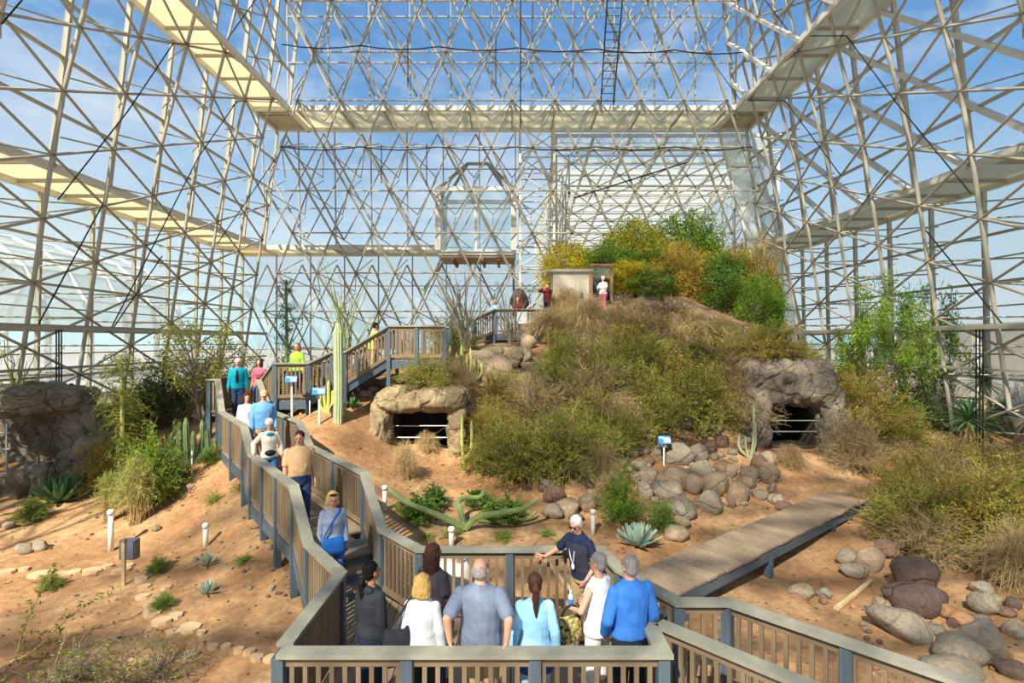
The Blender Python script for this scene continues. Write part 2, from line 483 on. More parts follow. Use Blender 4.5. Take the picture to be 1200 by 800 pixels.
# smooth the cone tips a little, then add small bumps
for _ in range(2):
    HP = np.pad(HH, 1, mode='edge')
    HH = (HP[1:-1,1:-1]*4 + HP[:-2,1:-1]*2 + HP[2:,1:-1]*2 + HP[1:-1,:-2]*2 + HP[1:-1,2:]*2) / 12.0
_nz = np.array([noise.fractal(Vector((x*0.9, y*0.9, 3.1)), 1.0, 2.0, 4) for x, y in _P]).reshape(XX.shape)
HH = HH + _nz * 0.055
def H(x, y):
    i = min(max((x - GX0) / GS, 0), len(gx) - 1.001); j = min(max((y - GY0) / GS, 0), len(gy) - 1.001)
    a, b = int(i), int(j); u, v = i - a, j - b
    return float((HH[b,a]*(1-u) + HH[b,a+1]*u)*(1-v) + (HH[b+1,a]*(1-u) + HH[b+1,a+1]*u)*v)
def gp(px, py, dmin=4.0, dmax=34.0):
    """where the sight line through a photo pixel meets the ground"""
    d = dmin
    while d < dmax:
        x, z = (px-600)/FPX*d, CZ - (py-400)/FPX*d
        if z <= H(x, d): return Vector((x, d, H(x, d)))
        d += 0.04
    return Vector((x, dmax, H(x, dmax)))

TUNNELS = [(-3.55, -1.9, 16.75, 18.4), (8.15, 9.75, 17.85, 19.8)]
nx, ny = len(gx), len(gy)
idx = np.arange(nx*ny).reshape(ny, nx)
Q = np.stack([idx[:-1,:-1], idx[:-1,1:], idx[1:,1:], idx[1:,:-1]], -1).reshape(-1, 4)
cx = (XX[:-1,:-1] + GS/2).ravel(); cy = (YY[:-1,:-1] + GS/2).ravel()
keep = np.ones(len(Q), bool)
for x0, x1, y0, y1 in TUNNELS:
    keep &= ~((cx > x0) & (cx < x1) & (cy > y0) & (cy < y1))
g_me = np_mesh('ground', np.stack([XX, YY, HH], -1).reshape(-1, 3), [Q[keep]], 'earth', smooth=True)
ground = link(bpy.data.objects.new('floor_ground', g_me))
tag(ground, 'bare reddish tan desert soil rising to a hill', 'ground', kind='structure')

# land outside the glass
mb = MB()
mb.box((-700, -200, 0.6), (-19.02, 900, 1.6)); mb.box((19.02, -200, 0.6), (700, 900, 1.6)); mb.box((-19.02, 37.02, 0.6), (19.02, 900, 1.6))
o = mb.build('floor_outside', 'outside_ground'); tag(o, 'pale flat land outside the glasshouse', 'ground', kind='structure')
def hills(name, label, dist, x0, x1, base, amp, seed, steps=60, depth=60):
    V = []; F = []
    for i in range(steps+1):
        x = x0 + (x1-x0)*i/steps
        z = base + amp*(0.5+0.5*noise.fractal(Vector((x/dist*5.0+seed, 0, seed)), 1.0, 2.0, 4)) * math.sin(math.pi*(0.08+0.84*i/steps))
        V += [(x, dist-depth, 0.8), (x, dist-depth*0.5, 0.8+(z-0.8)*0.55+noise.noise(Vector((x/12, seed, 0)))*amp*.12), (x, dist, z), (x, dist+depth, 0.8)]
    for i in range(steps):
        for k in range(3): F.append((i*4+k, i*4+k+1, i*4+5+k, i*4+4+k))
    me = bpy.data.meshes.new(name); me.from_pydata(V, [], F); me.materials.append(MATS['hill'])
    me.polygons.foreach_set('use_smooth', [True]*len(me.polygons))
    o = link(bpy.data.objects.new(name, me)); tag(o, label, 'hill', kind='structure')
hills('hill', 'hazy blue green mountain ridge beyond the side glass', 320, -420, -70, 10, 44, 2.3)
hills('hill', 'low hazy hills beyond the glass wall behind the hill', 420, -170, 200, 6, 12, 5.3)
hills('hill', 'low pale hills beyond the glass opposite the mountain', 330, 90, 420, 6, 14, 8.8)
# ---------------------------------------------------------------- glasshouse: walls of glass on a double-layer space frame
def vis(p, q):
    m = (Vector(p) + Vector(q)) / 2
    if m.y < 1: return 0
    x = m.x / m.y * FPX; z = (m.z - CZ) / m.y * FPX
    if abs(x) > 640 or abs(z) > 440: return 0.001 * (Vector(p)-Vector(q)).length / m.y
    return (Vector(p) - Vector(q)).length / m.y

class Frame:
    def __init__(s, name, label, cat='wall'):
        s.root = empty(name, (0, 0, 0), label=label, cat=cat, kind='structure')
        s.st = []; s.mu = []; s.pa = []; s.nodes = []
    def lattice(s, O, U, V, N, Lu, Lv, du, dv, orient='cols', depth=1.15, glass='glass', r=0.048, rthick=0.07,
                thick=None, mull=(0.12, 0.18), outer=True, mid=True, skip=None, web=True, mat='frame', inner=True):
        O, U, V, N = Vector(O), Vector(U).normalized(), Vector(V).normalized(), Vector(N).normalized()
        nu = max(1, round(Lu/du)); nv = max(1, round(Lv/dv)); du = Lu/nu; dv = Lv/nv
        P = lambda u, v, n=0.0: O + U*u + V*v + N*n
        ok = (lambda c: True) if skip is None else (lambda c: not skip(c))
        tri = orient == 'rows' and outer and web and inner
        if outer:
            vr = [j*dv for j in range(nv+1)] if not tri else [0.0] + [(j+.38)*dv for j in range(nv)] + [Lv]
            mw = mull if not tri else (0.045, 0.06)
            for i in range(nu+1): s.mu.append((P(i*du, 0), P(i*du, Lv), mw[0], mw[1], N, mat))
            for j, v in enumerate(vr):
                s.mu.append((P(0, v), P(Lu, v), mull[0]*0.8, mull[1]*0.8, N, mat))
                if mid and not tri and j < nv: s.mu.append((P(0, v+.5*dv), P(Lu, v+.5*dv), 0.05, 0.08, N, mat))
            for i in range(nu):
                for v0, v1 in zip(vr[:-1], vr[1:]):
                    c = P((i+.5)*du, (v0+v1)/2, -0.06)
                    R = Matrix((U*(du-0.02), V*(v1-v0-0.02), N*0.012)).transposed().to_4x4()
                    s.pa.append((Matrix.Translation(c) @ R, glass, c))
        if not inner: return
        # inner layer
        if orient == 'cols':
            node = lambda i, j: P(i*du, (j + .5*(i % 2))*dv, depth)
            jm = lambda i: nv+1 if i % 2 == 0 else nv
            for i in range(nu+1):
                for j in range(jm(i)):
                    a = node(i, j)
                    if not ok(a): continue
                    s.nodes.append(a)
                    if j+1 < jm(i): s.st.append((a, node(i, j+1), rthick, mat))
                    if i+1 <= nu:
                        for jj in ((j-1, j) if i % 2 == 0 else (j, j+1)):
                            if 0 <= jj < jm(i+1): s.st.append((a, node(i+1, jj), r, mat))
                    if web:
                        vj = j + .5*(i % 2)
                        for ii in (i-1, i+1):
                            if 0 <= ii <= nu: s.st.append((a, P(ii*du, vj*dv), r*0.6, mat))
        else:
            node = lambda i, j: P((i + .5*(j % 2))*du, j*dv, depth)
            im = lambda j: nu+1 if j % 2 == 0 else nu
            for j in range(nv+1):
                for i in range(im(j)):
                    a = node(i, j)
                    if not ok(a): continue
                    s.nodes.append(a)
                    if i+1 < im(j): s.st.append((a, node(i+1, j), r, mat))
                    if j+1 <= nv:
                        for ii in ((i-1, i) if j % 2 == 0 else (i, i+1)):
                            if 0 <= ii < im(j+1):
                                b = node(ii, j+1)
                                s.st.append((a, b, r, mat))
            if tri:     # outer layer, shifted, tied back to the inner one
                on = lambda m, j: P((m + .5*((j+1) % 2))*du, (j+.38)*dv, 0.0)
                om = lambda j: nu if (j+1) % 2 == 1 else nu+1
                for j in range(nv):
                    for m in range(om(j)):
                        a = on(m, j); u = m + .5*((j+1) % 2)
                        s.nodes.append(a)
                        if j+1 < nv:
                            for q in range(om(j+1)):
                                uq = q + .5*((j+2) % 2)
                                if abs(abs(uq-u)-.5) < .01: s.st.append((a, on(q, j+1), rthick if (thick and (uq-u)*thick > 0) else r, mat))
                        for uu, jj in ((u-.5, j), (u+.5, j), (u, j+1)):
                            if 0 <= uu <= nu and jj <= nv: s.st.append((a, P(uu*du, jj*dv, depth), r*.62, mat))
    def plane(s, P, nu, nv, du, dv, ok, outer_at, orient, r=0.045, rthick=0.06, thick=0):
        """one continuous inner layer; P(u, v) gives a point, outer_at(point, du) the glass-side ends of its web struts"""
        if orient == 'cols':
            pt = lambda i, j: P(i*du, (j+.5*(i % 2))*dv)
            nb = lambda i, j: [(i, j+1, rthick)] + [(i+1, jj, r) for jj in ((j-1, j) if i % 2 == 0 else (j, j+1))]
        else:
            pt = lambda i, j: P((i+.5*(j % 2))*du, j*dv)
            nb = lambda i, j: [(i+1, j, r)] + [(ii, j+1, rthick if (thick and ((ii+.5*((j+1) % 2))-(i+.5*(j % 2)))*thick > 0) else r) for ii in ((i-1, i) if j % 2 == 0 else (i, i+1))]
        for i in range(nu+1):
            for j in range(nv+1):
                a = pt(i, j)
                if not ok(a): continue
                s.nodes.append(a)
                for ii, jj, rr in nb(i, j):
                    if 0 <= ii <= nu and 0 <= jj <= nv:
                        b = pt(ii, jj)
                        if ok(b): s.st.append((a, b, rr, 'frame'))
                for b in outer_at(a): s.st.append((a, b, r*.62, 'frame'))
    def emit(s, nst=300, joined=False):
        s.st.sort(key=lambda t: -vis(t[0], t[1]))
        for p, q, r, m in s.st[:nst]: strut('strut', s.root, p, q, r, m)
        rest = s.st[nst:]
        if rest:
            mb = MB()
            for p, q, r, m in rest: mb.tube([p, q], r, 5)
            mb.build('strut_lattice', 'frame', s.root, kind='stuff')
        if joined:
            mb = MB()
            for p, q, a, b, N, m in s.mu: mb.bar(p, q, a, b, N)
            mb.build('mullion_grid', 'frame', s.root, kind='stuff')
            s.mu = []
        for p, q, a, b, N, m in s.mu: beam('mullion', s.root, p, q, a, b, m, N)
        s.pa.sort(key=lambda t: -vis(t[2], t[2] + Vector((0, 0, 1))))
        for mt, g, c in s.pa[:300]: place(unit_mesh('box', g), 'glass_pane', s.root, mt)
        if s.nodes:
            mb = MB()
            for n in s.nodes:
                k = 0.13
                mb.add([n+Vector(v)*k for v in ((1,0,0),(-1,0,0),(0,1,0),(0,-1,0),(0,0,1),(0,0,-1))],
                       [(0,2,4),(2,1,4),(1,3,4),(3,0,4),(2,0,5),(1,2,5),(3,1,5),(0,3,5)])
            mb.build('frame_joints', 'frame_joint', s.root, kind='stuff')

YS, YE = 5.0, 35.0
T1 = ((17.2, 2.0), (17.0, 10.5)); T2 = ((14.5, 10.5), (13.7, 17.3)); T3 = ((11.8, 17.3), (11.0, 24.4))
XIN = lambda z: 14.95 - 0.15*(z-2.0) if z < 12 else 13.45 - 0.255*(z-12.0)          # inner layer of the side walls
YIN = lambda z: 33.4 - 0.335*(z-2.5)          # inner layer of the wall behind the hill
def xout(z):
    return 17.1 if z < 10.4 else (14.5-(z-10.5)*.118 if z < 17.2 else 11.8-(z-17.3)*.113)
def yout(z):
    return 35.0 if z < 10.4 else (32.5-(z-10.5)*.044 if z < 17.2 else 29.3-(z-17.3)*.042)
def side_wall(sg, name, label):
    fr = Frame(name, label)
    for k, ((x0, z0), (x1, z1)) in enumerate((T1, T2, T3)):
        ye = (35.0, 32.4, 29.3)[k]
        Vd = Vector((sg*(x1-x0), 0, z1-z0)); Lv = Vd.length
        N = Vector((-sg*(z1-z0), 0, -(x0-x1))).normalized()
        fr.lattice((sg*x0, YS, z0), (0, 1, 0), Vd, N, ye-YS, Lv, 2.45, 1.75, 'cols',
                   glass='glass_low' if k == 0 else 'glass', mid=(k == 0), inner=False, mull=(0.11, 0.16))
        if k > 0:   # heavier sloping outer chords seen on one side
            if sg > 0:
                y = YS + 8
                while y < ye + 9:
                    a, b = Vector((sg*x1, y, z1)), Vector((sg*x0, y-8.2, z0))
                    ta = 0 if y <= ye else (y-ye)/8.2
                    a2 = a.lerp(b, ta)
                    if b.y >= YS: fr.mu.append((a2 + N*0.05, b + N*0.05, 0.15, 0.2, N, 'frame_white'))
                    y += 2.55
    # ledges between the tiers: flat cream panels
    for (xo, xi, z, ye) in ((17.0, 14.5, 10.5, 35.0), (13.7, 11.8, 17.3, 32.3)):
        n = round((ye-YS)/2.05); dy = (ye-YS)/n
        for i in range(n):
            c = Vector((sg*(xo+xi)/2, YS+(i+.5)*dy, z+0.12))
            place(unit_mesh('box', 'soffit'), 'ledge_panel', fr.root, Matrix.Translation(c) @ Matrix.Diagonal((xo-xi, dy-0.05, 0.08, 1)))
            beam('ledge_rib', fr.root, (sg*xo, YS+i*dy, z), (sg*xi, YS+i*dy, z), 0.07, 0.12, 'frame')
        for x in (xo, xi):
            beam('ledge_edge', fr.root, (sg*x, YS, z), (sg*x, ye, z), 0.16, 0.26, 'frame_white')
    # continuous inner layer, leaning inwards, tied to the glass side
    du = 2.3
    def ends(a):
        x = sg*xout(a.z)
        return [Vector((x, a.y-du/2, a.z)), Vector((x, a.y+du/2, a.z))]
    fr.plane(lambda u, v: Vector((sg*XIN(2.0+v), YS+u, 2.0+v)), 13, 12, du, 1.9, lambda p: p.y < YIN(p.z)+.3, ends, 'cols', rthick=0.068)
    # long pipe rail and stem wall at the foot
    beam('pipe_rail', fr.root, (sg*14.3, YS, 5.45), (sg*14.3, 32.3, 5.45), 0.13, 0.15, 'frame')
    beam('pipe_rail', fr.root, (sg*14.5, YS, 4.15), (sg*14.5, 32.7, 4.15), 0.08, 0.08, 'frame')
    beam('stem_wall', fr.root, (sg*17.25, YS, 1.6), (sg*17.25, 35, 1.6), 0.35, 1.6, 'concrete')
    fr.emit()
    return fr
WL = side_wall(-1, 'wall_left', 'tall stepped glass wall on white space frame on the walkway side')
WR = side_wall(1, 'wall_right', 'tall stepped glass wall on white space frame on the boardwalk side')

fb = Frame('wall_back', 'stepped glass wall behind the hill with cream ledges and triangulated white struts')
XR = 2.3
fb.lattice((-17, 35, 2.5), (1, 0, 0), (0, 0, 1), (0, -1, 0), 17+XR, 8.0, 2.2, 2.05, 'rows', glass='glass_low', inner=False, mid=False, mull=(0.06, 0.1))
fb.lattice((-14.5, 32.5, 10.5), (1, 0, 0), (0, -0.3, 6.8), (0, -1, -0.044), 14.5+XR, 6.8, 2.2, 2.2, 'rows', inner=False, mid=False, mull=(0.06, 0.1))
fb.lattice((-11.8, 29.3, 17.3), (1, 0, 0), (0, -0.3, 7.1), (0, -1, -0.042), 23.6, 7.1, 2.15, 2.2, 'rows', inner=False, mid=False, mull=(0.06, 0.1))
def bends(a):
    if a.x > XR+.5 and a.z < 17: return []
    y = yout(a.z)
    return [Vector((a.x-1.1, y, a.z-.7)), Vector((a.x+1.1, y, a.z-.7)), Vector((a.x, y, a.z+1.3))]
def bok(p):
    if abs(p.x) > XIN(p.z)+.3: return False
    return p.x < XR+.4 or p.z > 9.5
fb.plane(lambda u, v: Vector((-16.5+u, YIN(2.5+v), 2.5+v)), 15, 10, 2.2, 2.12, bok, bends, 'rows', r=0.045, rthick=0.066, thick=-1)
# second triangulated layer close behind the glass ties
for (zz0, zz1, xa, xb) in ((2.9, 9.8, -16.5, XR), (10.9, 17.0, -14.2, XR), (17.7, 24.2, -11.5, 11.5)):
    n = int((xb-xa)/2.2); h_ = (zz1-zz0)/3
    for k in range(3):
        for q in range(n):
            x = xa+q*2.2+(1.1 if k % 2 else 0)
            a = Vector((x, yout(zz0+k*h_)-.12, zz0+k*h_)); b = Vector((x-1.1, yout(zz0+(k+1)*h_)-.12, zz0+(k+1)*h_)); c = Vector((x+1.1, yout(zz0+(k+1)*h_)-.12, zz0+(k+1)*h_))
            if b.x > xa-.2: fb.st.append((a, b, .06, 'frame'))
            if c.x < xb+.2: fb.st.append((a, c, .04, 'frame'))
for (xa, xb, yo, yi, z) in ((-17.0, -4.3, 35.0, 32.5, 10.5), (-13.7, 13.7, 32.2, 29.3, 17.3)):
    n = round((xb-xa)/2.2); dx = (xb-xa)/n
    for i in range(n):
        c = Vector((xa+(i+.5)*dx, (yo+yi)/2, z+0.12))
        place(unit_mesh('box', 'soffit'), 'ledge_panel', fb.root, Matrix.Translation(c) @ Matrix.Diagonal((dx-0.05, yo-yi, 0.08, 1)))
        beam('ledge_rib', fb.root, (xa+i*dx, yo, z), (xa+i*dx, yi, z), 0.07, 0.12, 'frame')
    for y in (yo, yi): beam('ledge_edge', fb.root, (xa, y, z), (xb, y, z), 0.16, 0.26, 'frame_white')
for k in range(6):   # slanted translucent sheets at the end of the right wall
    t0, t1 = k/6+0.004, (k+1)/6-0.004
    A = lambda t: Vector((12.0+3.2*t, 32.3, 17.2-12.5*t)); B = lambda t: Vector((13.9+3.2*t, 32.3, 17.2-12.5*t))
    mb = MB(); a, b, c, d = A(t0), B(t0), B(t1), A(t1); n = Vector((0, 0.03, 0))
    mb.add([a, b, c, d, a+n, b+n, c+n, d+n], [(0,1,2,3),(7,6,5,4),(4,5,1,0),(5,6,2,1),(6,7,3,2),(7,4,0,3)])
    mb.build('translucent_sheet', 'sheet', fb.root)
for t in range(7):
    a = Vector((12.0+3.2*t/6, 32.2, 17.2-12.5*t/6)); b = a + Vector((1.9, 0, 0))
    fb.mu.append((a, b, 0.08, 0.08, Vector((0,-1,0)), 'frame'))
for xo in (12.0, 13.9): fb.mu.append((Vector((xo, 32.2, 17.2)), Vector((xo+3.2, 32.2, 4.7)), 0.12, 0.14, Vector((0,-1,0)), 'frame_white'))
# roof and near wall of the glasshouse, behind and above the viewer
fc = Frame('ceiling', 'flat glazed lattice roof high over the glasshouse', 'ceiling')
fc.lattice((-11, -9, 24.4), (1, 0, 0), (0, 1, 0), (0, 0, -1), 22, 38, 2.2, 2.2, 'rows')
fc.emit(0, True)
fn = Frame('wall_front', 'glass wall on space frame behind the viewer')
fn.lattice((-17, -10, 1.5), (1, 0, 0), (0, 0, 1), (0, 1, 0), 34, 23, 2.2, 2.2, 'rows')
fn.emit(0, True)
beam('stem_wall', fb.root, (-17, 35.2, 2.0), (XR, 35.2, 2.0), 0.35, 1.6, 'concrete')
fb.emit()

# hall beyond the opening
fh = Frame('ceiling_hall', 'low white lattice ceiling of the next hall beyond the opening', 'ceiling')
fh.lattice((2.6, 32.6, 17.1), (1, 0, 0), (0, 29, -3.2), (0, -0.11, -1), 13.2, 29.2, 2.2, 1.8, 'rows', glass='hall_sheet', mull=(0.16, 0.22),
           depth=0.9, r=0.05, rthick=0.05, mid=True, mat='frame_white', web=False)
fh.lattice((2.6, 33, 3.0), (0, 1, 0), (0, 0, 1), (1, 0, 0), 28, 13, 2.2, 2.2, 'cols', glass='hall_sheet', depth=0.8, r=0.04, rthick=0.05, mat='frame_white', web=False)
fh.lattice((15.8, 33, 3.0), (0, 1, 0), (0, 0, 1), (-1, 0, 0), 28, 13, 2.2, 2.2, 'cols', glass='hall_sheet', depth=0.8, r=0.04, rthick=0.05, mat='frame_white', web=False)
fh.lattice((2.6, 61.5, 3.0), (1, 0, 0), (0, 0, 1), (0, -1, 0), 13.2, 11, 2.2, 2.2, 'rows', glass='hall_sheet', depth=0.8, r=0.05, rthick=0.06, mat='frame_white', web=False)
fh.emit()

# lattice column at the corner of the opening
lc = empty('trim_1', (1.45, 31.6, 3.0), label='slender white lattice column at the corner of the hall opening', cat='column', kind='structure')
cxs = [(0.45, 31.0), (2.35, 31.0), (2.35, 32.2), (0.45, 32.2)]
for k, (x, y) in enumerate(cxs):
    beam('upright', lc, (x, y, 3.2), (x, y, 17.3), 0.13, 0.13, 'frame_white')
z = 4.0; flip = 0
while z < 17.0:
    for k in range(4):
        (xa, ya), (xb, yb) = cxs[k], cxs[(k+1) % 4]
        strut('strut', lc, (xa, ya, z), (xb, yb, z), 0.04, 'frame_white')
        if z + 1.3 < 17.3:
            if flip: xa, ya, xb, yb = xb, yb, xa, ya
            strut('strut', lc, (xa, ya, z), (xb, yb, z+1.3), 0.035, 'frame_white')
    z += 1.3; flip ^= 1

# glazed box bay hung on the far wall
by = empty('window_1', (-2.0, 32.4, 10.0), label='square glazed box bay hanging on the glass wall behind the hill', cat='window', kind='structure')
X0, X1, Y0, Y1, Z0, Z1 = -4.2, 0.1, 31.6, 34.6, 10.05, 13.7
for x in (X0, X1):
    for y in (Y0, Y1): beam('upright', by, (x, y, Z0), (x, y, Z1), 0.34 if y == Y0 else 0.2, 0.3, 'frame_white')
beam('upright', by, ((X0+X1)/2, Y0, Z0), ((X0+X1)/2, Y0, Z1), 0.12, 0.14, 'frame_white')
for z in (Z0, Z1):
    for y in (Y0, Y1): beam('rail', by, (X0, y, z), (X1, y, z), 0.2, 0.24, 'frame_white')
    for x in (X0, X1): beam('rail', by, (x, Y0, z), (x, Y1, z), 0.2, 0.24, 'frame_white')
block('floor_slab', by, ((X0+X1)/2, (Y0+Y1)/2, Z0-0.18), (X1-X0, Y1-Y0, 0.14), 'concrete')
for x in (-3.4, -2.6, -1.7, -0.8): beam('floor_joist', by, (x, Y0, Z0-0.36), (x, Y1, Z0-0.36), 0.14, 0.22, 'rust')
for k in range(2):
    xa = X0 + (X1-X0)/2*k
    block('glass_pane', by, (xa+(X1-X0)/4, Y0, (Z0+Z1)/2), ((X1-X0)/2-0.1, 0.012, Z1-Z0-0.1), 'glass_low')
for x in (X0, X1): block('glass_pane', by, (x, (Y0+Y1)/2, (Z0+Z1)/2), (0.012, Y1-Y0-0.1, Z1-Z0-0.1), 'glass_low')
mb = MB(); xm = (X0+X1)/2
for (a, b) in (((X0, Y0, Z1), (xm-.6, 33.1, Z1+1.9)), ((X1, Y0, Z1), (xm+.6, 33.1, Z1+1.9)), ((X0, Y1, Z1), (xm-.6, 33.1, Z1+1.9)), ((X1, Y1, Z1), (xm+.6, 33.1, Z1+1.9))):
    mb.tube([a, b], 0.1, 6)
mb.tube([(xm-.6, 33.1, Z1+1.9), (xm+.6, 33.1, Z1+1.9)], 0.1, 6)
mb.build('roof_frame', 'frame', by)
strut('hanger', by, (X0, Y1, Z0), (X0-1.3, Y1, Z0-1.8), 0.07, 'frame'); strut('hanger', by, (X1, Y1, Z0), (X1, Y1, Z0-3.5), 0.07, 'frame')

# arched lattice greenhouse outside, seen through the side glass
gh = empty('greenhouse', (-52, 55, 1.6), label='arched white lattice greenhouse standing outside beyond the side glass wall', cat='building')
NA = 10
arch = lambda y: [(-58+0*y, y, 1.6)] + [(-52+11*math.cos(math.pi*(1-k/NA)), y, 6.0+9.5*math.sin(math.pi*k/NA)) for k in range(NA+1)]
ys = [34+5.0*k for k in range(8)]
for y in ys:
    mb = MB(); pts = [(-63, y, 1.6)] + arch(y)[1:] + [(-41, y, 1.6)]
    mb.tube(pts, 0.28, 6); mb.build('arch_rib', 'frame_white', gh)
for k in range(NA+1):
    x, _, z = arch(0)[k+1]
    beam('purlin', gh, (x, ys[0], z), (x, ys[-1], z), 0.2, 0.2, 'frame_white')
for y0, y1 in zip(ys[:-1], ys[1:]):
    for k in range(NA):
        a0, b0 = arch(y0)[k+1], arch(y0)[k+2]; a1, b1 = arch(y1)[k+1], arch(y1)[k+2]
        n = Vector((0, 0, .03))
        mb = MB(); q = [Vector(p) for p in (a0, b0, b1, a1)]
        mb.add(q + [p+n for p in q], [(3,2,1,0),(4,5,6,7),(0,1,5,4),(1,2,6,5),(2,3,7,6),(3,0,4,7)])
        mb.build('glass_pane', 'sheet', gh)
# low white service building outside on the other side
sb = empty('service_building', (24, 24, 1.6), label='long low white colonnade outside beyond the boardwalk side glass', cat='building')
for k in range(9): block('column', sb, (23.5, 16+3.0*k, 3.6), (0.35, 0.35, 4.0), 'frame_white')
block('roof_beam', sb, (23.7, 28, 5.75), (0.9, 26, 0.35), 'frame_white'); block('low_beam', sb, (23.5, 28, 3.0), (0.3, 26, 0.2), 'frame_white')
block('back_wall', sb, (27.0, 28, 3.6), (0.3, 26, 4.0), 'concrete')
# ---------------------------------------------------------------- deck, walkway, stairs, railings
DK = 0.9
deck_poly = [(-2.36,5.36),(1.56,5.36),(1.56,6.05),(2.62,4.98),(4.2,4.98),(2.6,6.6),(1.98,6.6),(1.5,7.5),(1.38,8.28),(-1.4,8.28),(-2.15,9.05),(-3.15,8.42),(-2.3,7.34)]
def clip(poly, ax, val, sgn):
    out = []
    for i in range(len(poly)):
        a, b = poly[i-1], poly[i]
        ia, ib = sgn*(a[ax]-val) >= 0, sgn*(b[ax]-val) >= 0
        if ia != ib:
            t = (val-a[ax])/(b[ax]-a[ax])
            p = [a[0]+(b[0]-a[0])*t, a[1]+(b[1]-a[1])*t]; out.append(tuple(p))
        if ib: out.append(b)
    return out
deck = empty('floor_deck', (0, 6.5, DK), label='weathered timber viewing deck where the tour group stands', cat='deck', kind='structure')
xs = -3.2
while xs < 4.2:
    pl = clip(clip(deck_poly, 0, xs, 1), 0, xs+0.132, -1)
    if len(pl) >= 3 and not (xs > 1.4):
        mb = MB(); mb.prism(pl, DK-0.04, DK); mb.build('plank', 'deck_wood', deck)
    elif len(pl) >= 3:
        mb = MB(); mb.prism(pl, DK-0.04, DK); mb.build('plank', 'deck_wood', deck)
    xs += 0.145
for (a, b) in (((-2.3,5.45),(1.5,5.45)),((-2.3,5.45),(-2.25,7.3)),((1.5,5.45),(1.5,6.0)),((-1.37,8.2),(1.3,8.2)),((-2.1,9.0),(-1.4,8.2)),((-3.1,8.42),(-2.25,7.3))):
    beam('edge_joist', deck, (*a, DK-0.17), (*b, DK-0.17), 0.06, 0.24, 'blue_paint')
for (x, y) in ((-1.9,6.0),(-1.9,7.8),(0,6.0),(0,7.8),(1.2,6.0),(1.2,7.8)):
    block('support_post', deck, (x, y, (DK-0.28+H(x,y)-0.1)/2), (0.14, 0.14, DK-0.28-(H(x,y)-0.1)), 'blue_paint')

def planks_between(name_parent, L0, L1, R0, R1, z, mat='deck_wood'):
    """cross planks between left edge L0->L1 and right edge R0->R1"""
    L0, L1, R0, R1 = (Vector((*p, 0)) for p in (L0, L1, R0, R1))
    n = max(1, int(((L1-L0).length + (R1-R0).length)/2/0.145))
    for i in range(n):
        t0, t1 = i/n + 0.06/n, (i+1)/n - 0.06/n
        a, b, c, d = L0.lerp(L1, t0), R0.lerp(R1, t0), R0.lerp(R1, t1), L0.lerp(L1, t1)
        mb = MB(); mb.prism([(p.x, p.y) for p in (a, b, c, d)], z-0.04, z); mb.build('plank', mat, name_parent)
    for p, q in ((L0, L1), (R0, R1)):
        beam('stringer', name_parent, (p.x, p.y, z-0.16), (q.x, q.y, z-0.16), 0.06, 0.24, 'blue_paint')

def stairs(label, L0, L1, R0, R1, z0, z1, n):
    """flight from low edge (L0,R0) at z0 to high edge (L1,R1) at z1"""
    e = empty('stair_flight', ((L0[0]+R0[0])/2, (L0[1]+R0[1])/2, z0), label=label, cat='stairs')
    L0, L1, R0, R1 = (Vector((*p, 0)) for p in (L0, L1, R0, R1))
    rise = (z1-z0)/n
    for k in range(n):
        t0, t1 = k/n, (k+1)/n
        a, b, c, d = L0.lerp(L1, t0), R0.lerp(R1, t0), R0.lerp(R1, min(1, t1)), L0.lerp(L1, min(1, t1))
        zz = z0 + rise*(k+1)
        nose = (a-d).normalized()*0.03
        if k < n-1:
            mb = MB(); mb.prism([(p.x, p.y) for p in (a+nose, b+nose, c, d)], zz-0.045, zz); mb.build('tread', 'tread_wood', e)
        mb = MB(); m = (d-a).normalized()*0.025
        mb.prism([(p.x, p.y) for p in (a, b, b+m, a+m)], zz-rise, zz-0.046); mb.build('riser', 'riser_paint', e)
    for p, q in ((L0, L1), (R0, R1)):
        beam('stringer', e, (p.x, p.y, z0-0.06), (q.x, q.y, z1-0.06), 0.05, 0.26, 'blue_paint')
    return e

# walkway edges (left, right) from the deck up to the far landing
WLft = [(-3.1,8.44),(-3.66,9.3),(-5.59,11.9),(-6.09,12.6),(-7.88,15.06),(-8.65,16.3)]
WRgt = [(-2.12,9.05),(-2.72,10.2),(-4.66,12.8),(-5.05,13.2),(-6.72,15.4),(-7.4,16.3)]
LV = [0.9, 1.55, 1.55, 2.05, 2.05, 2.85]
f1 = empty('floor_landing_lower', (-4.2, 11, 1.55), label='long lower boardwalk landing where the man in tan shirt walks', cat='walkway', kind='structure')
planks_between(f1, WLft[1], WLft[2], WRgt[1], WRgt[2], 1.55)
f2 = empty('floor_landing_middle', (-6.4, 14, 2.05), label='middle boardwalk landing where the man in cap walks', cat='walkway', kind='structure')
planks_between(f2, WLft[3], WLft[4], WRgt[3], WRgt[4], 2.05)
f3 = empty('floor_landing_upper', (-8, 17, 2.85), label='upper boardwalk landing at the turn of the walkway', cat='walkway', kind='structure')
planks_between(f3, (-9.0,16.3), (-9.0,17.7), (-7.4,16.3), (-7.4,17.7), 2.85)
stairs('wooden steps climbing from the viewing deck to the lower landing', WLft[0], WLft[1], WRgt[0], WRgt[1], 0.9, 1.55, 4)
stairs('short wooden steps between lower and middle landings', WLft[2], WLft[3], WRgt[2], WRgt[3], 1.55, 2.05, 3)
stairs('wooden steps climbing from middle landing to the turn', WLft[4], WLft[5], WRgt[4], WRgt[5], 2.05, 2.85, 5)
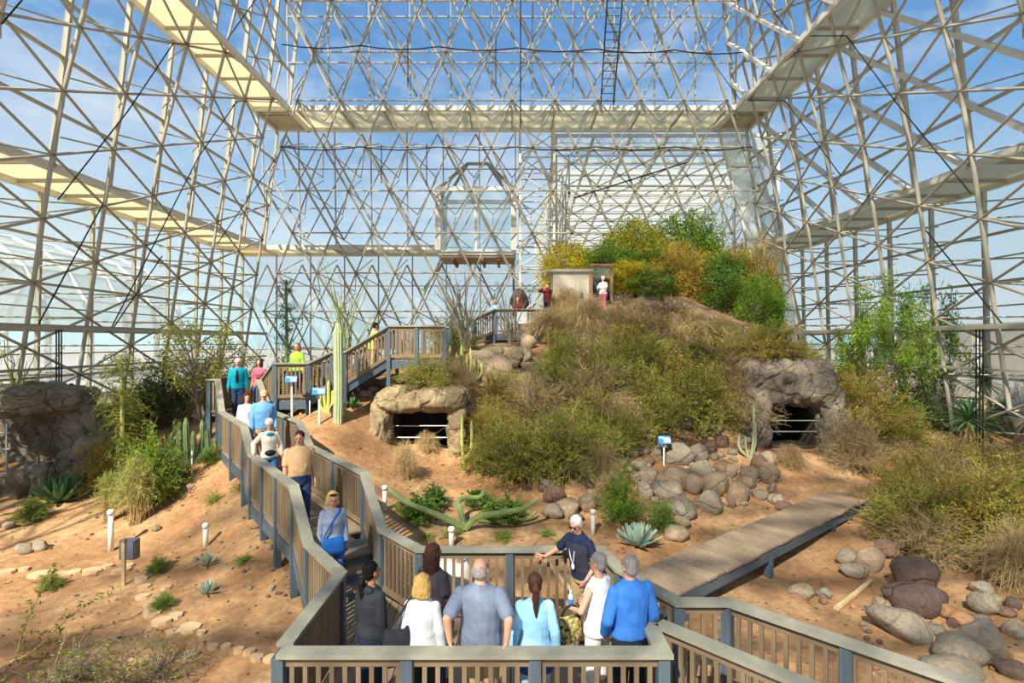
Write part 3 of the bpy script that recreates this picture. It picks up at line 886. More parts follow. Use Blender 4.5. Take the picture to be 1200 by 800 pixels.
# upper walkway climbing to the right across the hillside
stairs('upper wooden steps from the turn to the dark fence', (-7.4,17.7), (-6.7,17.0), (-7.4,16.45), (-6.7,15.7), 2.85, 3.35, 3)
f4 = empty('floor_upper_walk', (-6.2, 16.4, 3.35), label='short upper boardwalk behind the dark slatted fence', cat='walkway', kind='structure')
planks_between(f4, (-6.7,17.0), (-5.85,17.2), (-6.7,15.7), (-5.85,15.95), 3.35)
stairs('upper wooden steps behind the tall cactus', (-5.85,17.2), (-5.3,17.5), (-5.85,15.95), (-5.3,16.3), 3.35, 3.65, 2)
f5 = empty('floor_upper_platform', (-5.1, 16.9, 3.65), label='small upper platform behind the tall cactus', cat='walkway', kind='structure')
planks_between(f5, (-5.3,17.5), (-4.95,17.6), (-5.3,16.3), (-4.95,16.4), 3.65)
stairs('long hillside steps up to the high boardwalk', (-4.95,17.6), (-3.8,18.3), (-4.95,16.4), (-3.8,17.1), 3.65, 4.45, 5)
f6 = empty('floor_high_walk', (-2.8, 17.8, 4.45), label='high boardwalk crossing above the rock cave', cat='walkway', kind='structure')
planks_between(f6, (-3.8,18.3), (-2.1,18.5), (-3.8,17.1), (-2.1,17.3), 4.45)
f7 = empty('floor_top_walk', (0, 24, 5.3), label='topmost boardwalk near the hut on the hill', cat='walkway', kind='structure')
planks_between(f7, (-1.4,24.7), (1.6,24.7), (-1.4,23.5), (1.6,23.5), 5.33)

def railing(label, pts, posts=1.3, group=None, hgt=1.05, bal='baluster_wood', capm='cap_wood', closed_boards=False, post_end=(True, True), step=0.125, nopost=(), gap=0.045):
    """pts: (x, y, floor z) along the rail"""
    P = [Vector(p) for p in pts]
    e = empty('railing', P[0], label=label, cat='railing', group=group)
    W2 = 0.085
    # mitred cap
    offs = []
    for i, p in enumerate(P):
        d0 = (P[i]-P[i-1]) if i > 0 else (P[1]-P[0]); d1 = (P[i+1]-P[i]) if i < len(P)-1 else (P[i]-P[i-1])
        d0 = Vector((d0.x, d0.y, 0)).normalized(); d1 = Vector((d1.x, d1.y, 0)).normalized()
        n0 = Vector((-d0.y, d0.x, 0)); n1 = Vector((-d1.y, d1.x, 0))
        m = (n0+n1); m = m.normalized() if m.length > 1e-3 else n0
        k = min(1.0/max(m.dot(n0), 0.3), 2.2)
        offs.append(m*W2*k)
    for i in range(len(P)-1):
        a, b = P[i], P[i+1]
        za, zb = a.z+hgt, b.z+hgt
        A0, A1, B0, B1 = a-offs[i], a+offs[i], b-offs[i+1], b+offs[i+1]
        mb = MB(); t = 0.045
        V = [(A0.x,A0.y,za-t),(A1.x,A1.y,za-t),(B1.x,B1.y,zb-t),(B0.x,B0.y,zb-t),(A0.x,A0.y,za),(A1.x,A1.y,za),(B1.x,B1.y,zb),(B0.x,B0.y,zb)]
        mb.add(V, [(0,1,2,3),(7,6,5,4),(1,0,4,5),(2,1,5,6),(3,2,6,7),(0,3,7,4)])
        mb.build('cap_rail', capm, e)
        dn = Vector((b.x-a.x, b.y-a.y, 0)); ln = dn.length; dn.normalize(); nn = Vector((-dn.y, dn.x, 0))
        beam('sub_rail', e, (a.x,a.y,za-0.10), (b.x,b.y,zb-0.10), 0.04, 0.10, bal)
        beam('bottom_rail', e, (a.x,a.y,a.z+0.10), (b.x,b.y,b.z+0.10), 0.045, 0.09, bal)
        nb = max(1, int(ln/step))
        for k in range(1, nb):
            q = a.lerp(b, k/nb)
            block('baluster', e, (q.x, q.y, q.z+0.06+(hgt-0.18)/2), (gap, 0.035, hgt-0.16), bal, math.atan2(dn.y, dn.x))
        npst = max(1, round(ln/posts))
        for k in range(npst+1):
            if k == npst and i < len(P)-2: continue
            if i == 0 and k == 0 and not post_end[0]: continue
            if i == len(P)-2 and k == npst and not post_end[1]: continue
            q = a.lerp(b, k/npst)
            zb0 = min(H(q.x, q.y) - 0.08, q.z - 0.2)
            if -4.2 < q.x < -1.3 and 16.4 < q.y < 18.8: zb0 = 3.2      # stands on the rock arch
            block('post', e, (q.x, q.y, (zb0+q.z+hgt-0.05)/2), (0.115, 0.115, q.z+hgt-0.05-zb0), 'blue_paint', math.atan2(dn.y, dn.x))
    return e
z0 = DK
railing('front deck railing with wide grey cap that the man in polo leans on', [(-2.3,5.48,z0),(1.49,5.48,z0),(1.49,6.04,z0)], posts=1.25, step=0.13)
railing('slatted railing down the outer side of the walkway to the deck corner',
        [(-8.9,17.7,2.85),(-8.9,16.3,2.85),(-8.65,16.3,2.85),(-7.88,15.06,2.05),(-6.09,12.6,2.05),(-5.59,11.9,1.55),(-3.66,9.3,1.55),(-3.1,8.44,0.9),(-2.27,7.34,0.9),(-2.3,5.62,0.9)], step=0.10, gap=0.06, posts=1.25)
railing('slatted railing on the hill side of the walkway, ending behind the tour group',
        [(-7.4,16.2,2.85),(-6.72,15.4,2.05),(-5.05,13.2,2.05),(-4.66,12.8,1.55),(-2.72,10.2,1.55),(-2.12,9.05,0.9),(-1.37,8.2,0.9),(1.3,8.2,0.9),(1.45,7.48,0.9),(1.96,6.54,0.9),(2.54,6.54,0.9),(4.3,4.78,0.9)], step=0.125, posts=1.3)
railing('short ramp railing beside the front deck corner, opposite the long ramp railing', [(1.6,6.04,0.9),(2.7,4.9,0.9)], posts=1.4)
railing('dark slatted fence beside the turn, in front of the person in green', [(-7.3,16.3,2.85),(-6.7,15.65,3.35),(-5.85,15.9,3.35),(-5.3,16.25,3.65),(-4.95,16.35,3.65),(-3.8,17.05,4.45),(-2.1,17.25,4.45)], posts=0.9, step=0.11)
railing('slatted fence along the back of the upper landing', [(-9.0,17.75,2.85),(-7.4,17.75,2.85),(-6.7,17.05,3.35),(-5.85,17.25,3.35),(-5.3,17.55,3.65),(-4.95,17.65,3.65),(-3.8,18.35,4.45),(-2.1,18.55,4.45)], posts=1.1, step=0.13)
railing('small top railing with white notice near the hut', [(-1.55,22.4,4.9),(-0.75,23.45,5.33),(1.55,23.45,5.33)], posts=1.2, step=0.14)
e = empty('notice_board', (0.45, 23.36, 5.9), label='white notice board hung on the small top railing', cat='sign')
block('panel', e, (0.42, 23.36, 6.0), (0.42, 0.03, 0.5), 'sign_white'); block('backing', e, (0.42, 23.385, 6.0), (0.46, 0.02, 0.54), 'grey_box')

# low plank boardwalk to the right
bw = empty('boardwalk', (6, 12, 0.9), label='low plank boardwalk without rails crossing the bare soil', cat='boardwalk')
n = 33; a0, a1 = Vector((2.0, 8.45, 0)), Vector((9.6, 14.75, 0))
dr = (a1-a0).normalized(); nr = Vector((-dr.y, dr.x, 0)); Lw = (a1-a0).length; WB = 0.98
for i in range(n):
    t0, t1 = Lw*i/n+0.019, Lw*(i+1)/n-0.019
    pts = [a0+dr*t0, a0+dr*t1, a0+dr*t1+nr*WB, a0+dr*t0+nr*WB]
    j = random.uniform(-0.02, 0.02)
    pts[0] -= nr*(0.03+j); pts[1] -= nr*(0.03+j)
    mb = MB(); mb.prism([(p.x, p.y) for p in pts], 0.90-0.045, 0.90+random.uniform(-.004,.004)); mb.build('plank', 'deck_wood', bw)
for s in (0.03, WB-0.03):
    p, q = a0+nr*s, a1+nr*s
    beam('side_joist', bw, (p.x,p.y,0.74), (q.x,q.y,0.74), 0.06, 0.23, 'blue_paint')
for t in (0.12, 0.42, 0.74, 0.97):
    for s in (0.06, WB-0.08):
        p = a0+dr*Lw*t+nr*s; zb = H(p.x,p.y)-0.06
        if zb < 0.6: block('support_post', bw, (p.x,p.y,(zb+0.72)/2), (0.14,0.14,0.72-zb), 'blue_paint', math.atan2(dr.y,dr.x))
# ---------------------------------------------------------------- rocks
def rock_mesh(seed, mat, sub=3, rough=0.28, flat=1.0, facet=0.0):
    bm = bmesh.new()
    bmesh.ops.create_icosphere(bm, subdivisions=sub, radius=0.5)
    off = Vector((seed*7.3, seed*3.1, seed*1.7))
    for v in bm.verts:
        p = v.co.copy()
        k = 1 + rough*noise.fractal(p*2.2+off, 1.0, 2.0, 3) + 0.05*noise.fractal(p*6+off, 1.0, 2.0, 3)
        c = p*k
        if facet:   # shave a few flat faces
            for q in range(5):
                n = Vector((math.sin(seed*3+q*2.1), math.cos(seed*5+q*1.3), math.sin(seed+q*4.0)*0.7)).normalized()
                dd = c.dot(n) - (0.36+0.05*math.sin(q+seed))
                if dd > 0: c -= n*dd*facet
        c.z *= flat
        v.co = c
    me = bpy.data.meshes.new('rock'); bm.to_mesh(me); bm.free()
    me.polygons.foreach_set('use_smooth', [True]*len(me.polygons))
    me.materials.append(MATS[mat])
    return me
ROCKS = {}
for mt in ('rock_tan', 'rock_grey', 'rock_red', 'rock_dark', 'rock_orange'):
    ROCKS[mt] = [rock_mesh(3*k+len(mt), mt, 3, 0.22 if k % 2 else 0.3, 1.0, 0.8 if k % 3 == 2 else 0.3) for k in range(4)]
def rock(name, mat, c, size, rz=0.0, label=None, group=None, cat='rock', tilt=0.0, k=None):
    me = random.choice(ROCKS[mat]) if k is None else ROCKS[mat][k]
    o = bpy.data.objects.new(name, me); COL.objects.link(o)
    o.location = c; o.scale = size; o.rotation_euler = (random.uniform(-.15,.15), tilt, rz)
    tag(o, label, cat, group)
    return o
def rock_px(px, py, wpx, hpx, mat, label, group=None, name='boulder', rz=None, tilt=0.0, d=None):
    """boulder whose middle shows at (px,py) with about that size, sitting in the soil"""
    g = gp(px, py + hpx*0.42)
    s = g.y/FPX
    wd, ht = wpx*s, hpx*s*1.05
    return rock(name, mat, (g.x, g.y + wd*0.2, g.z + ht*0.32), (wd, wd*0.85, ht), random.uniform(-.3,.3) if rz is None else rz, label, group, tilt=tilt)

# pile of river boulders below the hill: seen ones, then filled in
scree = [(840,570,31,24),(867,579,21,21),(835,590,22,22),(825,553,21,18),(851,548,20,13),(881,556,18,16),(903,555,20,22),(799,533,26,22),(821,531,18,18),
 (832,524,18,15),(795,562,27,25),(814,568,20,20),(787,577,30,22),(800,597,32,22),(819,589,12,13),(776,562,14,12),(760,559,18,16),(757,576,16,18),(770,572,11,16),
 (891,544,15,15),(902,538,15,14),(858,552,12,12),(764,515,14,13),(772,526,16,13),(846,518,16,13),(797,613,22,13),(795,626,24,16),(693,538,18,14),(694,552,13,15),
 (708,549,17,18),(726,544,18,10),(838,503,16,12),(805,498,18,12),(820,490,18,14),(683,540,10,10),(700,529,12,8),(745,560,12,12),(750,546,14,10),(912,586,16,12),
 (921,594,18,10),(876,566,22,14),(906,573,10,12),(893,580,14,10),(828,545,10,8),(760,540,12,10),(743,531,12,8),(717,560,14,12),(703,567,14,10),(688,565,12,10),
 (650,580,22,18),(664,596,24,16),(690,590,18,18),(649,600,20,14),(640,570,16,12),(676,607,14,8)]
for i, (px, py, wp, hp) in enumerate(scree):
    mt = ('rock_tan','rock_grey','rock_tan','rock_red','rock_grey')[(i*7) % 5]; cw = {'rock_tan':'tan','rock_grey':'grey','rock_red':'reddish'}[mt]
    rock_px(px, py, wp*1.3, hp*1.3, mt, 'rounded %s boulder in the loose pile below the brown shrubs' % cw, '%s boulders in the pile below the hill' % cw)
for i in range(150):
    px, py = random.uniform(680, 915), random.uniform(512, 600)
    if py > 600-(px-690)*0.02 or (px > 880 and py < 530): continue
    wp = random.uniform(6, 12)
    rock_px(px, py, wp, wp*random.uniform(.6,.9), random.choice(['rock_tan','rock_red','rock_grey']), 'small stone wedged between the boulders of the hill pile', 'small stones in the hill pile', name='stone')
# hillside stones left of the cave
for i, (px, py, wp, hp) in enumerate([(442,432,14,9),(458,442,14,8),(450,449,14,9),(430,449,14,9),(436,456,12,8),(424,462,14,9),(419,441,10,9),(431,461,10,8),(452,459,10,8),
      (444,464,10,9),(458,451,12,9),(412,464,9,8),(416,448,9,9),(460,448,9,7),(449,436,10,7),(410,470,9,6),(440,447,9,7)]):
    rock_px(px, py, wp*1.15, hp*1.15, ('rock_red','rock_tan','rock_grey')[i % 3], 'small stone heaped on the slope between column cactus and cave', 'stones on the slope by the cave', name='stone')
rock_px(486,446,24,15,'rock_grey','smooth grey boulder on top of the cave rock')
rock_px(395,481,22,18,'rock_tan','round boulder at the foot of the tall cactus')
for px, py, wp, hp, mt, lb in [(585,437,36,42,'rock_tan','large square tan boulder on the hillside above the thicket'),(610,470,46,40,'rock_tan','broad tan boulder low on the hillside above the thicket'),
      (560,425,40,34,'rock_tan','tan boulder under the topmost boardwalk'),(536,432,30,26,'rock_tan','tan boulder beside the green hilltop shrub'),(640,455,36,36,'rock_tan','tan boulder half hidden by olive shrubs'),
      (618,400,22,22,'rock_tan','upright tan stone under the notice board')]:
    rock_px(px, py, wp, hp, mt, lb)
rock('boulder', 'rock_dark', at(609,352,25.6), (0.85,0.8,1.1), 0.4, 'tall dark rock behind the small top railing')
# boulders on the right foreground
RG = [(1023,657,29,27,'rock_tan','round tan boulder on top of the heap by the fallen branch'),(997,655,24,17,'rock_grey','mossy grey boulder beside the round tan one'),
 (1006,670,29,15,'rock_grey','bluish flat stone under the round tan boulder'),(1048,645,34,20,'rock_red','reddish boulder under the big dry bush'),
 (1080,675,44,40,'rock_dark','large dark reddish boulder at the edge of the big dry bush'),(1083,706,60,34,'rock_dark','broad dark boulder above the grey slab'),
 (1070,738,66,30,'rock_grey','long tilted grey slab nearest the deck railing'),(1134,766,54,32,'rock_grey','big grey boulder beside the greenish one'),
 (1163,754,46,44,'rock_grey','big rounded greenish grey boulder'),(1132,788,60,22,'rock_grey','flat grey slab under the big boulders'),
 (1131,726,24,15,'rock_orange','orange block between the dark boulder and the big grey ones'),(1114,719,20,16,'rock_orange','smaller orange block beside the orange one'),
 (1154,729,20,13,'rock_grey','small grey stone above the greenish boulder'),(1156,690,22,15,'rock_grey','pale grey stone under the straw stems'),
 (1158,709,30,26,'rock_grey','upright grey stone above the orange blocks'),(1193,741,20,20,'rock_grey','small greenish stone beside the big greenish boulder'),
 (1192,787,30,17,'rock_dark','dark slate stone low beside the big boulders'),(1183,719,20,11,'rock_red','flat red stone above the greenish stone'),
 (1036,712,20,20,'rock_tan','tan stone below the fallen branch'),(942,694,27,13,'flat','pale flat stone alone on the bare soil'),(969,696,17,11,'rock_grey','small grey stone beside the pale flat one'),
 (1100,739,22,12,'rock_grey','small grey stone behind the long slab'),(1168,704,14,12,'rock_tan','small tan stone beside the upright grey one'),(966,705,9,8,'rock_red','little red stone beside the fallen branch'),
 (1118,732,12,10,'rock_red','little red stone under the orange block'),(1190,708,16,14,'rock_dark','dark stone at the edge of the straw stems')]
for px, py, wp, hp, mt, lb in RG:
    rock_px(px, py, wp*1.1, hp*1.1, 'rock_tan' if mt == 'flat' else mt, lb, tilt=0.25 if 'tilted' in lb else 0.0)
for i in range(60):
    px, py = random.uniform(1000, 1195), random.uniform(690, 795)
    wp = random.uniform(4, 9)
    rock_px(px, py, wp, wp*.7, random.choice(['rock_tan','rock_red','rock_grey','rock_orange']), 'small loose stone among the boulder heap beyond the boardwalk', 'loose stones in the boulder heap', name='stone')
# left side
for px, py, wp, hp, mt, lb in [(43,640,20,14,'rock_grey','grey stone at the edge of the bare soil'),(24,644,22,14,'rock_grey','darker grey stone next to the grey one on bare soil'),(8,616,14,8,'rock_tan','pale stone on the slope below the rock outcrop'),
      (182,620,11,8,'rock_grey','small grey stone near the reeds'),(250,517,16,12,'rock_tan','tan stone under the walkway railing'),(222,570,9,7,'rock_tan','small tan stone on the mossy patch'),(228,656,8,6,'rock_grey','small pale stone beside the little agave')]:
    rock_px(px, py, wp, hp, mt, lb, name='stone')
for i in range(60):   # rubble under the walkway
    px = random.uniform(285, 350); py = random.uniform(600, 700)
    if px > 350 - (700-py)*0.1: continue
    wp = random.uniform(3.5, 7)
    rock_px(px, py, wp, wp*.7, random.choice(['rock_tan','rock_red','rock_grey']), 'bit of rubble on the bank below the walkway', 'rubble below the walkway', name='stone')

# stepping stones
me_flag = []
for s in range(4):
    mb = MB(); n = 9
    mb.prism([(0.5*math.cos(2*math.pi*k/n)*(0.85+0.3*random.random()), 0.5*math.sin(2*math.pi*k/n)*(0.85+0.3*random.random())) for k in range(n)], -0.5, 0.5)
    me = bpy.data.meshes.new('flagstone'); me.from_pydata(mb.v, [], mb.f); me.materials.append(MATS['flagstone']); me_flag.append(me)
FL = [(7,672,18),(47,675,26),(73,675,26),(88,672,14),(108,671,20),(125,665,14),(142,670,20),(166,680,16),(169,690,14),(167,701,15),(186,702,20),(179,719,22),(206,723,16),(189,731,22),(223,738,24),
      (204,744,16),(236,744,10),(219,772,24),(250,760,13),(265,760,12),(280,764,12),(292,767,14),(301,773,15),(317,775,15),(150,664,12),(28,668,12),(195,690,12),(176,710,16)]
for i, (px, py, wp) in enumerate(FL):
    g = gp(px, py); s = g.y/FPX*wp
    o = bpy.data.objects.new('flagstone', me_flag[i % 4]); COL.objects.link(o)
    o.location = (g.x, g.y, g.z+0.015); o.scale = (s, s*0.8, 0.07); o.rotation_euler = (random.uniform(-.06,.06), random.uniform(-.06,.06), random.uniform(-.4,.4))
    tag(o, 'flat sandy stepping stone in the trail across bare soil', 'stone', 'stepping stones on the soil')

def remesh_obj(name, V, F, voxel, mat, parent=None, smooth_it=3, smooth=True, post=None):
    me = bpy.data.meshes.new(name + '_src'); me.from_pydata([tuple(v) for v in V], [], F)
    t = bpy.data.objects.new('tmp', me); COL.objects.link(t)
    m = t.modifiers.new('r', 'REMESH'); m.mode = 'VOXEL'; m.voxel_size = voxel; m.adaptivity = 0.0
    if smooth_it:
        sm = t.modifiers.new('s', 'SMOOTH'); sm.iterations = smooth_it; sm.factor = 0.5
    dg = bpy.context.evaluated_depsgraph_get()
    dg.update()
    out = bpy.data.meshes.new_from_object(t.evaluated_get(dg))
    out.name = name
    bpy.data.objects.remove(t); bpy.data.meshes.remove(me)
    if post: post(out)
    out.materials.clear(); out.materials.append(MATS[mat] if isinstance(mat, str) else mat)
    if smooth: out.polygons.foreach_set('use_smooth', [True]*len(out.polygons))
    o = bpy.data.objects.new(name, out)
    link(o, parent)
    return o
def blob(mb, c, r, rz=0, seed=0, rough=0.2, sub=3):
    bm = bmesh.new(); bmesh.ops.create_icosphere(bm, subdivisions=sub, radius=1.0)
    R = Matrix.Rotation(rz, 3, 'Z'); off = Vector((seed*5.1, seed*2.3, seed))
    V = []
    for v in bm.verts:
        p = v.co*(1 + rough*noise.fractal(v.co*1.4+off, 1, 2, 3))
        for ax in range(3):   # squarish boulder
            p[ax] = math.copysign(abs(p[ax])**0.62, p[ax])*0.93
        V.append(Vector(c) + R @ Vector((p.x*r[0], p.y*r[1], p.z*r[2])))
    F = [tuple(v.index for v in f.verts) for f in bm.faces]
    mb.add(V, F); bm.free()
def rockform(name, label, base, blobs, mat, voxel=0.04, amp=0.09, freq=1.7):
    mb = MB()
    for i, (c, r, rz) in enumerate(blobs): blob(mb, c, r, rz, i+len(label))
    V = [(x-base[0], y-base[1], z-base[2]) for x, y, z in mb.v]
    def post(me):
        nv = len(me.vertices); co = np.empty(nv*3, np.float32); me.vertices.foreach_get('co', co); co = co.reshape(-1, 3)
        nn = np.empty(nv*3, np.float32); me.vertices.foreach_get('normal', nn); nn = nn.reshape(-1, 3)
        for k in range(nv):
            p = Vector(co[k])
            f = noise.fractal(p*freq, 1.0, 2.1, 4)
            cr = abs(noise.noise(p*1.1+Vector((9, 4, 2))))          # ridged cracks
            c2 = abs(noise.noise(p*2.3+Vector((1, 7, 5))))
            a = amp*f - 0.13*max(0, 0.06-cr)/0.06 - 0.07*max(0, 0.05-c2)/0.05
            co[k] += nn[k]*a
        me.vertices.foreach_set('co', co.ravel()); me.update()
    o = remesh_obj(name, V, mb.f, voxel, mat, None, 1, True, post)
    o.location = base
    tag(o, label, 'rock')
    return o
rockform('rock_formation', 'tan rock arch framing a dark railed opening beside the thicket', (-2.75,16.6,1.6),
    [((-3.92,16.75,2.3),(0.38,0.8,0.95),0.1),((-1.55,16.85,2.3),(0.36,0.8,0.95),-.2),((-3.35,17.05,3.28),(0.85,1.1,0.42),0.1),((-2.1,17.0,3.28),(0.85,1.1,0.44),-.1),((-2.7,18.0,3.25),(1.2,0.9,0.5),0),
     ((-4.2,16.4,1.6),(0.35,0.4,0.5),0)], 'cliff')
rockform('rock_formation', 'grey cliff block with dark railed opening beside the big dry bush', (8.9,17.8,1.6),
    [((7.72,18.1,2.6),(0.45,1.0,1.4),0.1),((10.15,18.0,2.5),(0.42,0.9,1.45),-.1),((8.3,18.2,3.68),(0.9,1.05,0.8),0.1),((9.55,18.1,3.65),(0.85,1.05,0.82),-.1),((8.9,18.3,4.0),(1.3,0.9,0.5),0),((10.6,17.7,1.9),(0.4,0.5,0.6),0),
     ((8.9,19.3,3.5),(1.2,0.7,0.8),0)], 'cliff_grey')
rockform('rock_formation', 'big layered rock outcrop with a dark railed recess', (-13.5,16,0.8),
    [((-14.3,16.2,3.3),(1.25,1.2,0.5),0.1),((-13.4,16.6,3.25),(0.8,0.9,0.45),0.3),((-12.9,16.9,2.3),(0.75,0.8,0.8),0),((-12.3,16.2,1.6),(0.85,0.7,0.75),0.3),((-13.3,15.6,1.1),(0.75,0.6,0.55),0.2),
     ((-14.4,15.4,0.9),(0.6,0.6,0.45),0),((-14.6,17.2,2.0),(1.4,0.4,1.5),0)], 'cliff_grey')
rockform('rock_formation', 'broad tan rock ledge under the high boardwalk above the cave', (-0.6,19.2,3.0),
    [((-1.2,19.3,3.9),(0.9,0.7,0.6),0.2),((0.2,19.0,3.3),(0.9,0.6,0.7),-.2),((-0.3,20.2,4.4),(1.1,0.6,0.5),0),((0.9,19.6,3.7),(0.7,0.6,0.6),0.3)], 'cliff')
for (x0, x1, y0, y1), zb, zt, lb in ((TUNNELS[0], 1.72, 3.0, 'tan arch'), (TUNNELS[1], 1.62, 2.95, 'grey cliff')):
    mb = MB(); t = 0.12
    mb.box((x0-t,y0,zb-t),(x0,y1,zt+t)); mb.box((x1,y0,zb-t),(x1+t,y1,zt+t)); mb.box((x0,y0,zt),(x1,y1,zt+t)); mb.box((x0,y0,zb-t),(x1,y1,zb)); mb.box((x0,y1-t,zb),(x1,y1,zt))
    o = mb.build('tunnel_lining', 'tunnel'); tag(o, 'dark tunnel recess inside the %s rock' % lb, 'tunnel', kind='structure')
    e = empty('handrail', ((x0+x1)/2, y0-0.25, zb), label='two galvanised rails across the opening of the %s rock' % lb, cat='railing')
    for zz in (2.12, 2.47): strut('rail', e, (x0-0.2, y0-0.1, zz), (x1+0.2, y0-0.1, zz), 0.02, 'steel')
e = empty('handrail', (-14.2, 15.0, 1.5), label='short galvanised rails in the recess of the layered outcrop', cat='railing')
for zz in (2.05, 2.5): strut('rail', e, (-15.2, 15.2, zz), (-13.75, 15.2, zz), 0.025, 'steel')
strut('upright', e, (-13.85, 15.2, 1.3), (-13.85, 15.2, 2.75), 0.03, 'steel')

# pebbles too many to count
Vp, Fp = [], []
oc = np.array([(1,0,0),(-1,0,0),(0,1,0),(0,-1,0),(0,0,1),(0,0,-1)], float); of = np.array([(0,2,4),(2,1,4),(1,3,4),(3,0,4),(2,0,5),(1,2,5),(3,1,5),(0,3,5)])
k = 0
while k < 3200:
    x, y = random.uniform(-13, 13), random.uniform(5.5, 17)
    z = H(x, y)
    if z > 2.6: continue
    s = random.uniform(0.008, 0.03) if random.random() < .93 else random.uniform(.03,.055)
    Vp.append(oc*np.array([s*random.uniform(.7,1.4), s*random.uniform(.7,1.4), s*0.6]) + np.array([x, y, z+s*0.2])); Fp.append(of + 6*k); k += 1
o = link(bpy.data.objects.new('gravel', np_mesh('gravel', np.concatenate(Vp), [np.concatenate(Fp)], 'rock_red')))
tag(o, 'fine gravel scattered over the bare soil', 'gravel', kind='stuff')
# ---------------------------------------------------------------- plants
def bez(P0, P1, P2, K):
    t = np.linspace(0, 1, K)[None, :, None]
    return P0[:, None]*(1-t)**2 + 2*P1[:, None]*t*(1-t) + P2[:, None]*t*t
def tubes(P, r0, r1, n=3):
    """P (S,K,3) curves -> n-sided tubes"""
    S, K, _ = P.shape
    D = np.gradient(P, axis=1); D /= np.linalg.norm(D, axis=2, keepdims=True)+1e-9
    up = np.array([0.31, 0.52, 0.8]); A = np.cross(D, up); A /= np.linalg.norm(A, axis=2, keepdims=True)+1e-9
    B = np.cross(D, A)
    r0 = np.broadcast_to(np.asarray(r0, float), (S,)); r1 = np.broadcast_to(np.asarray(r1, float), (S,))
    t = np.linspace(0, 1, K)
    R = r0[:, None]*(1-t) + r1[:, None]*t
    ang = 2*np.pi*np.arange(n)/n
    V = P[:, :, None] + (A[:, :, None]*np.cos(ang)[:, None] + B[:, :, None]*np.sin(ang)[:, None])*R[:, :, None, None]
    base = (np.arange(S)*K*n)[:, None, None] + (np.arange(K-1)*n)[None, :, None]
    k = np.arange(n)[None, None]; k2 = (np.arange(n)+1) % n; k2 = k2[None, None]
    F = np.stack([base+k, base+k2, base+n+k2, base+n+k], -1).reshape(-1, 4)
    return V.reshape(-1, 3), F
def leaves(C, length, width, rng, droop=None, dirs=None):
    N = len(C)
    d = rng.normal(size=(N, 3)) if dirs is None else dirs + rng.normal(size=(N, 3))*0.35
    if droop: d[:, 2] -= droop
    d /= np.linalg.norm(d, axis=1, keepdims=True)+1e-9
    s = np.cross(d, rng.normal(size=(N, 3))); s /= np.linalg.norm(s, axis=1, keepdims=True)+1e-9
    ln = (length*rng.uniform(.6, 1.3, N))[:, None]; wd = (width*rng.uniform(.7, 1.3, N))[:, None]
    V = np.stack([C, C+d*ln*.45+s*wd*.5, C+d*ln, C+d*ln*.45-s*wd*.5], 1).reshape(-1, 3)
    return V, np.arange(N*4).reshape(N, 4)

def shrub_meshes(seed, nst=130, ntw=500, nlf=2500, leaf=(0.045, 0.018), up=0.5, stem='stem_brown', lf='leaf_olive', droop=0.0, arch=0.25, wob=0.08, rad=0.004, lump=0.0, fan=1.0):
    """unit shrub: width 1, height 1"""
    rng = np.random.default_rng(seed)
    az = rng.uniform(0, 2*np.pi, nst); el = np.arccos(rng.uniform(0.0, 1, nst)**fan)*0.98
    rr = rng.uniform(0.55, 1.0, nst)**0.6
    if lump: rr *= 1 + lump*np.sin(az*3+seed)*np.cos(el*4+seed*2)
    T = np.stack([np.sin(el)*np.cos(az)*0.5, np.sin(el)*np.sin(az)*0.5, np.cos(el)], 1)*rr[:, None]
    T[:, 2] = np.maximum(T[:, 2], 0.02) - droop*np.sin(el)*0.2
    P0 = np.stack([rng.normal(0, .06, nst), rng.normal(0, .06, nst), np.zeros(nst)-0.03], 1)
    P1 = T*0.45; P1[:, 2] += arch*(0.5+rng.random(nst))
    P = bez(P0, P1, T, 6)
    P[:, 1:-1] += rng.normal(0, wob*0.3, (nst, 4, 3))
    V1, F1 = tubes(P, rad*rng.uniform(.8, 1.6, nst), rad*0.4)
    # twigs
    si = rng.integers(0, nst, ntw); t = rng.uniform(0.3, 1.0, ntw); ki = np.clip((t*5).astype(int), 0, 4); fr = t*5-ki
    S0 = P[si, ki]*(1-fr[:, None]) + P[si, ki+1]*fr[:, None]
    dv = P[si, ki+1]-P[si, ki]; dv /= np.linalg.norm(dv, axis=1, keepdims=True)+1e-9
    dv = dv*0.7 + rng.normal(0, .5, (ntw, 3)); dv[:, 2] += up*0.4 - droop
    dv *= (rng.uniform(.07, .2, ntw)/(np.linalg.norm(dv, axis=1)+1e-9))[:, None]
    Pt = bez(S0, S0+dv*0.5+rng.normal(0, .02, (ntw, 3)), S0+dv, 3)
    V2, F2 = tubes(Pt, rad*0.55, rad*0.3)
    Vs = np.concatenate([V1, V2]); Fs = np.concatenate([F1, F2+len(V1)])
    Vs[:, 2] = np.maximum(Vs[:, 2], -0.05)
    sm = np_mesh('stems', Vs, [Fs], stem)
    lm = None
    if nlf:
        ii = rng.integers(0, ntw, nlf); tt = rng.random(nlf)[:, None]
        C = S0[ii] + dv[ii]*tt + rng.normal(0, .012, (nlf, 3)); C[:, 2] = np.maximum(C[:, 2], 0.0)
        Vl, Fl = leaves(C, leaf[0], leaf[1], rng, droop)
        lm = np_mesh('foliage', Vl, [Fl], lf)
    return sm, lm
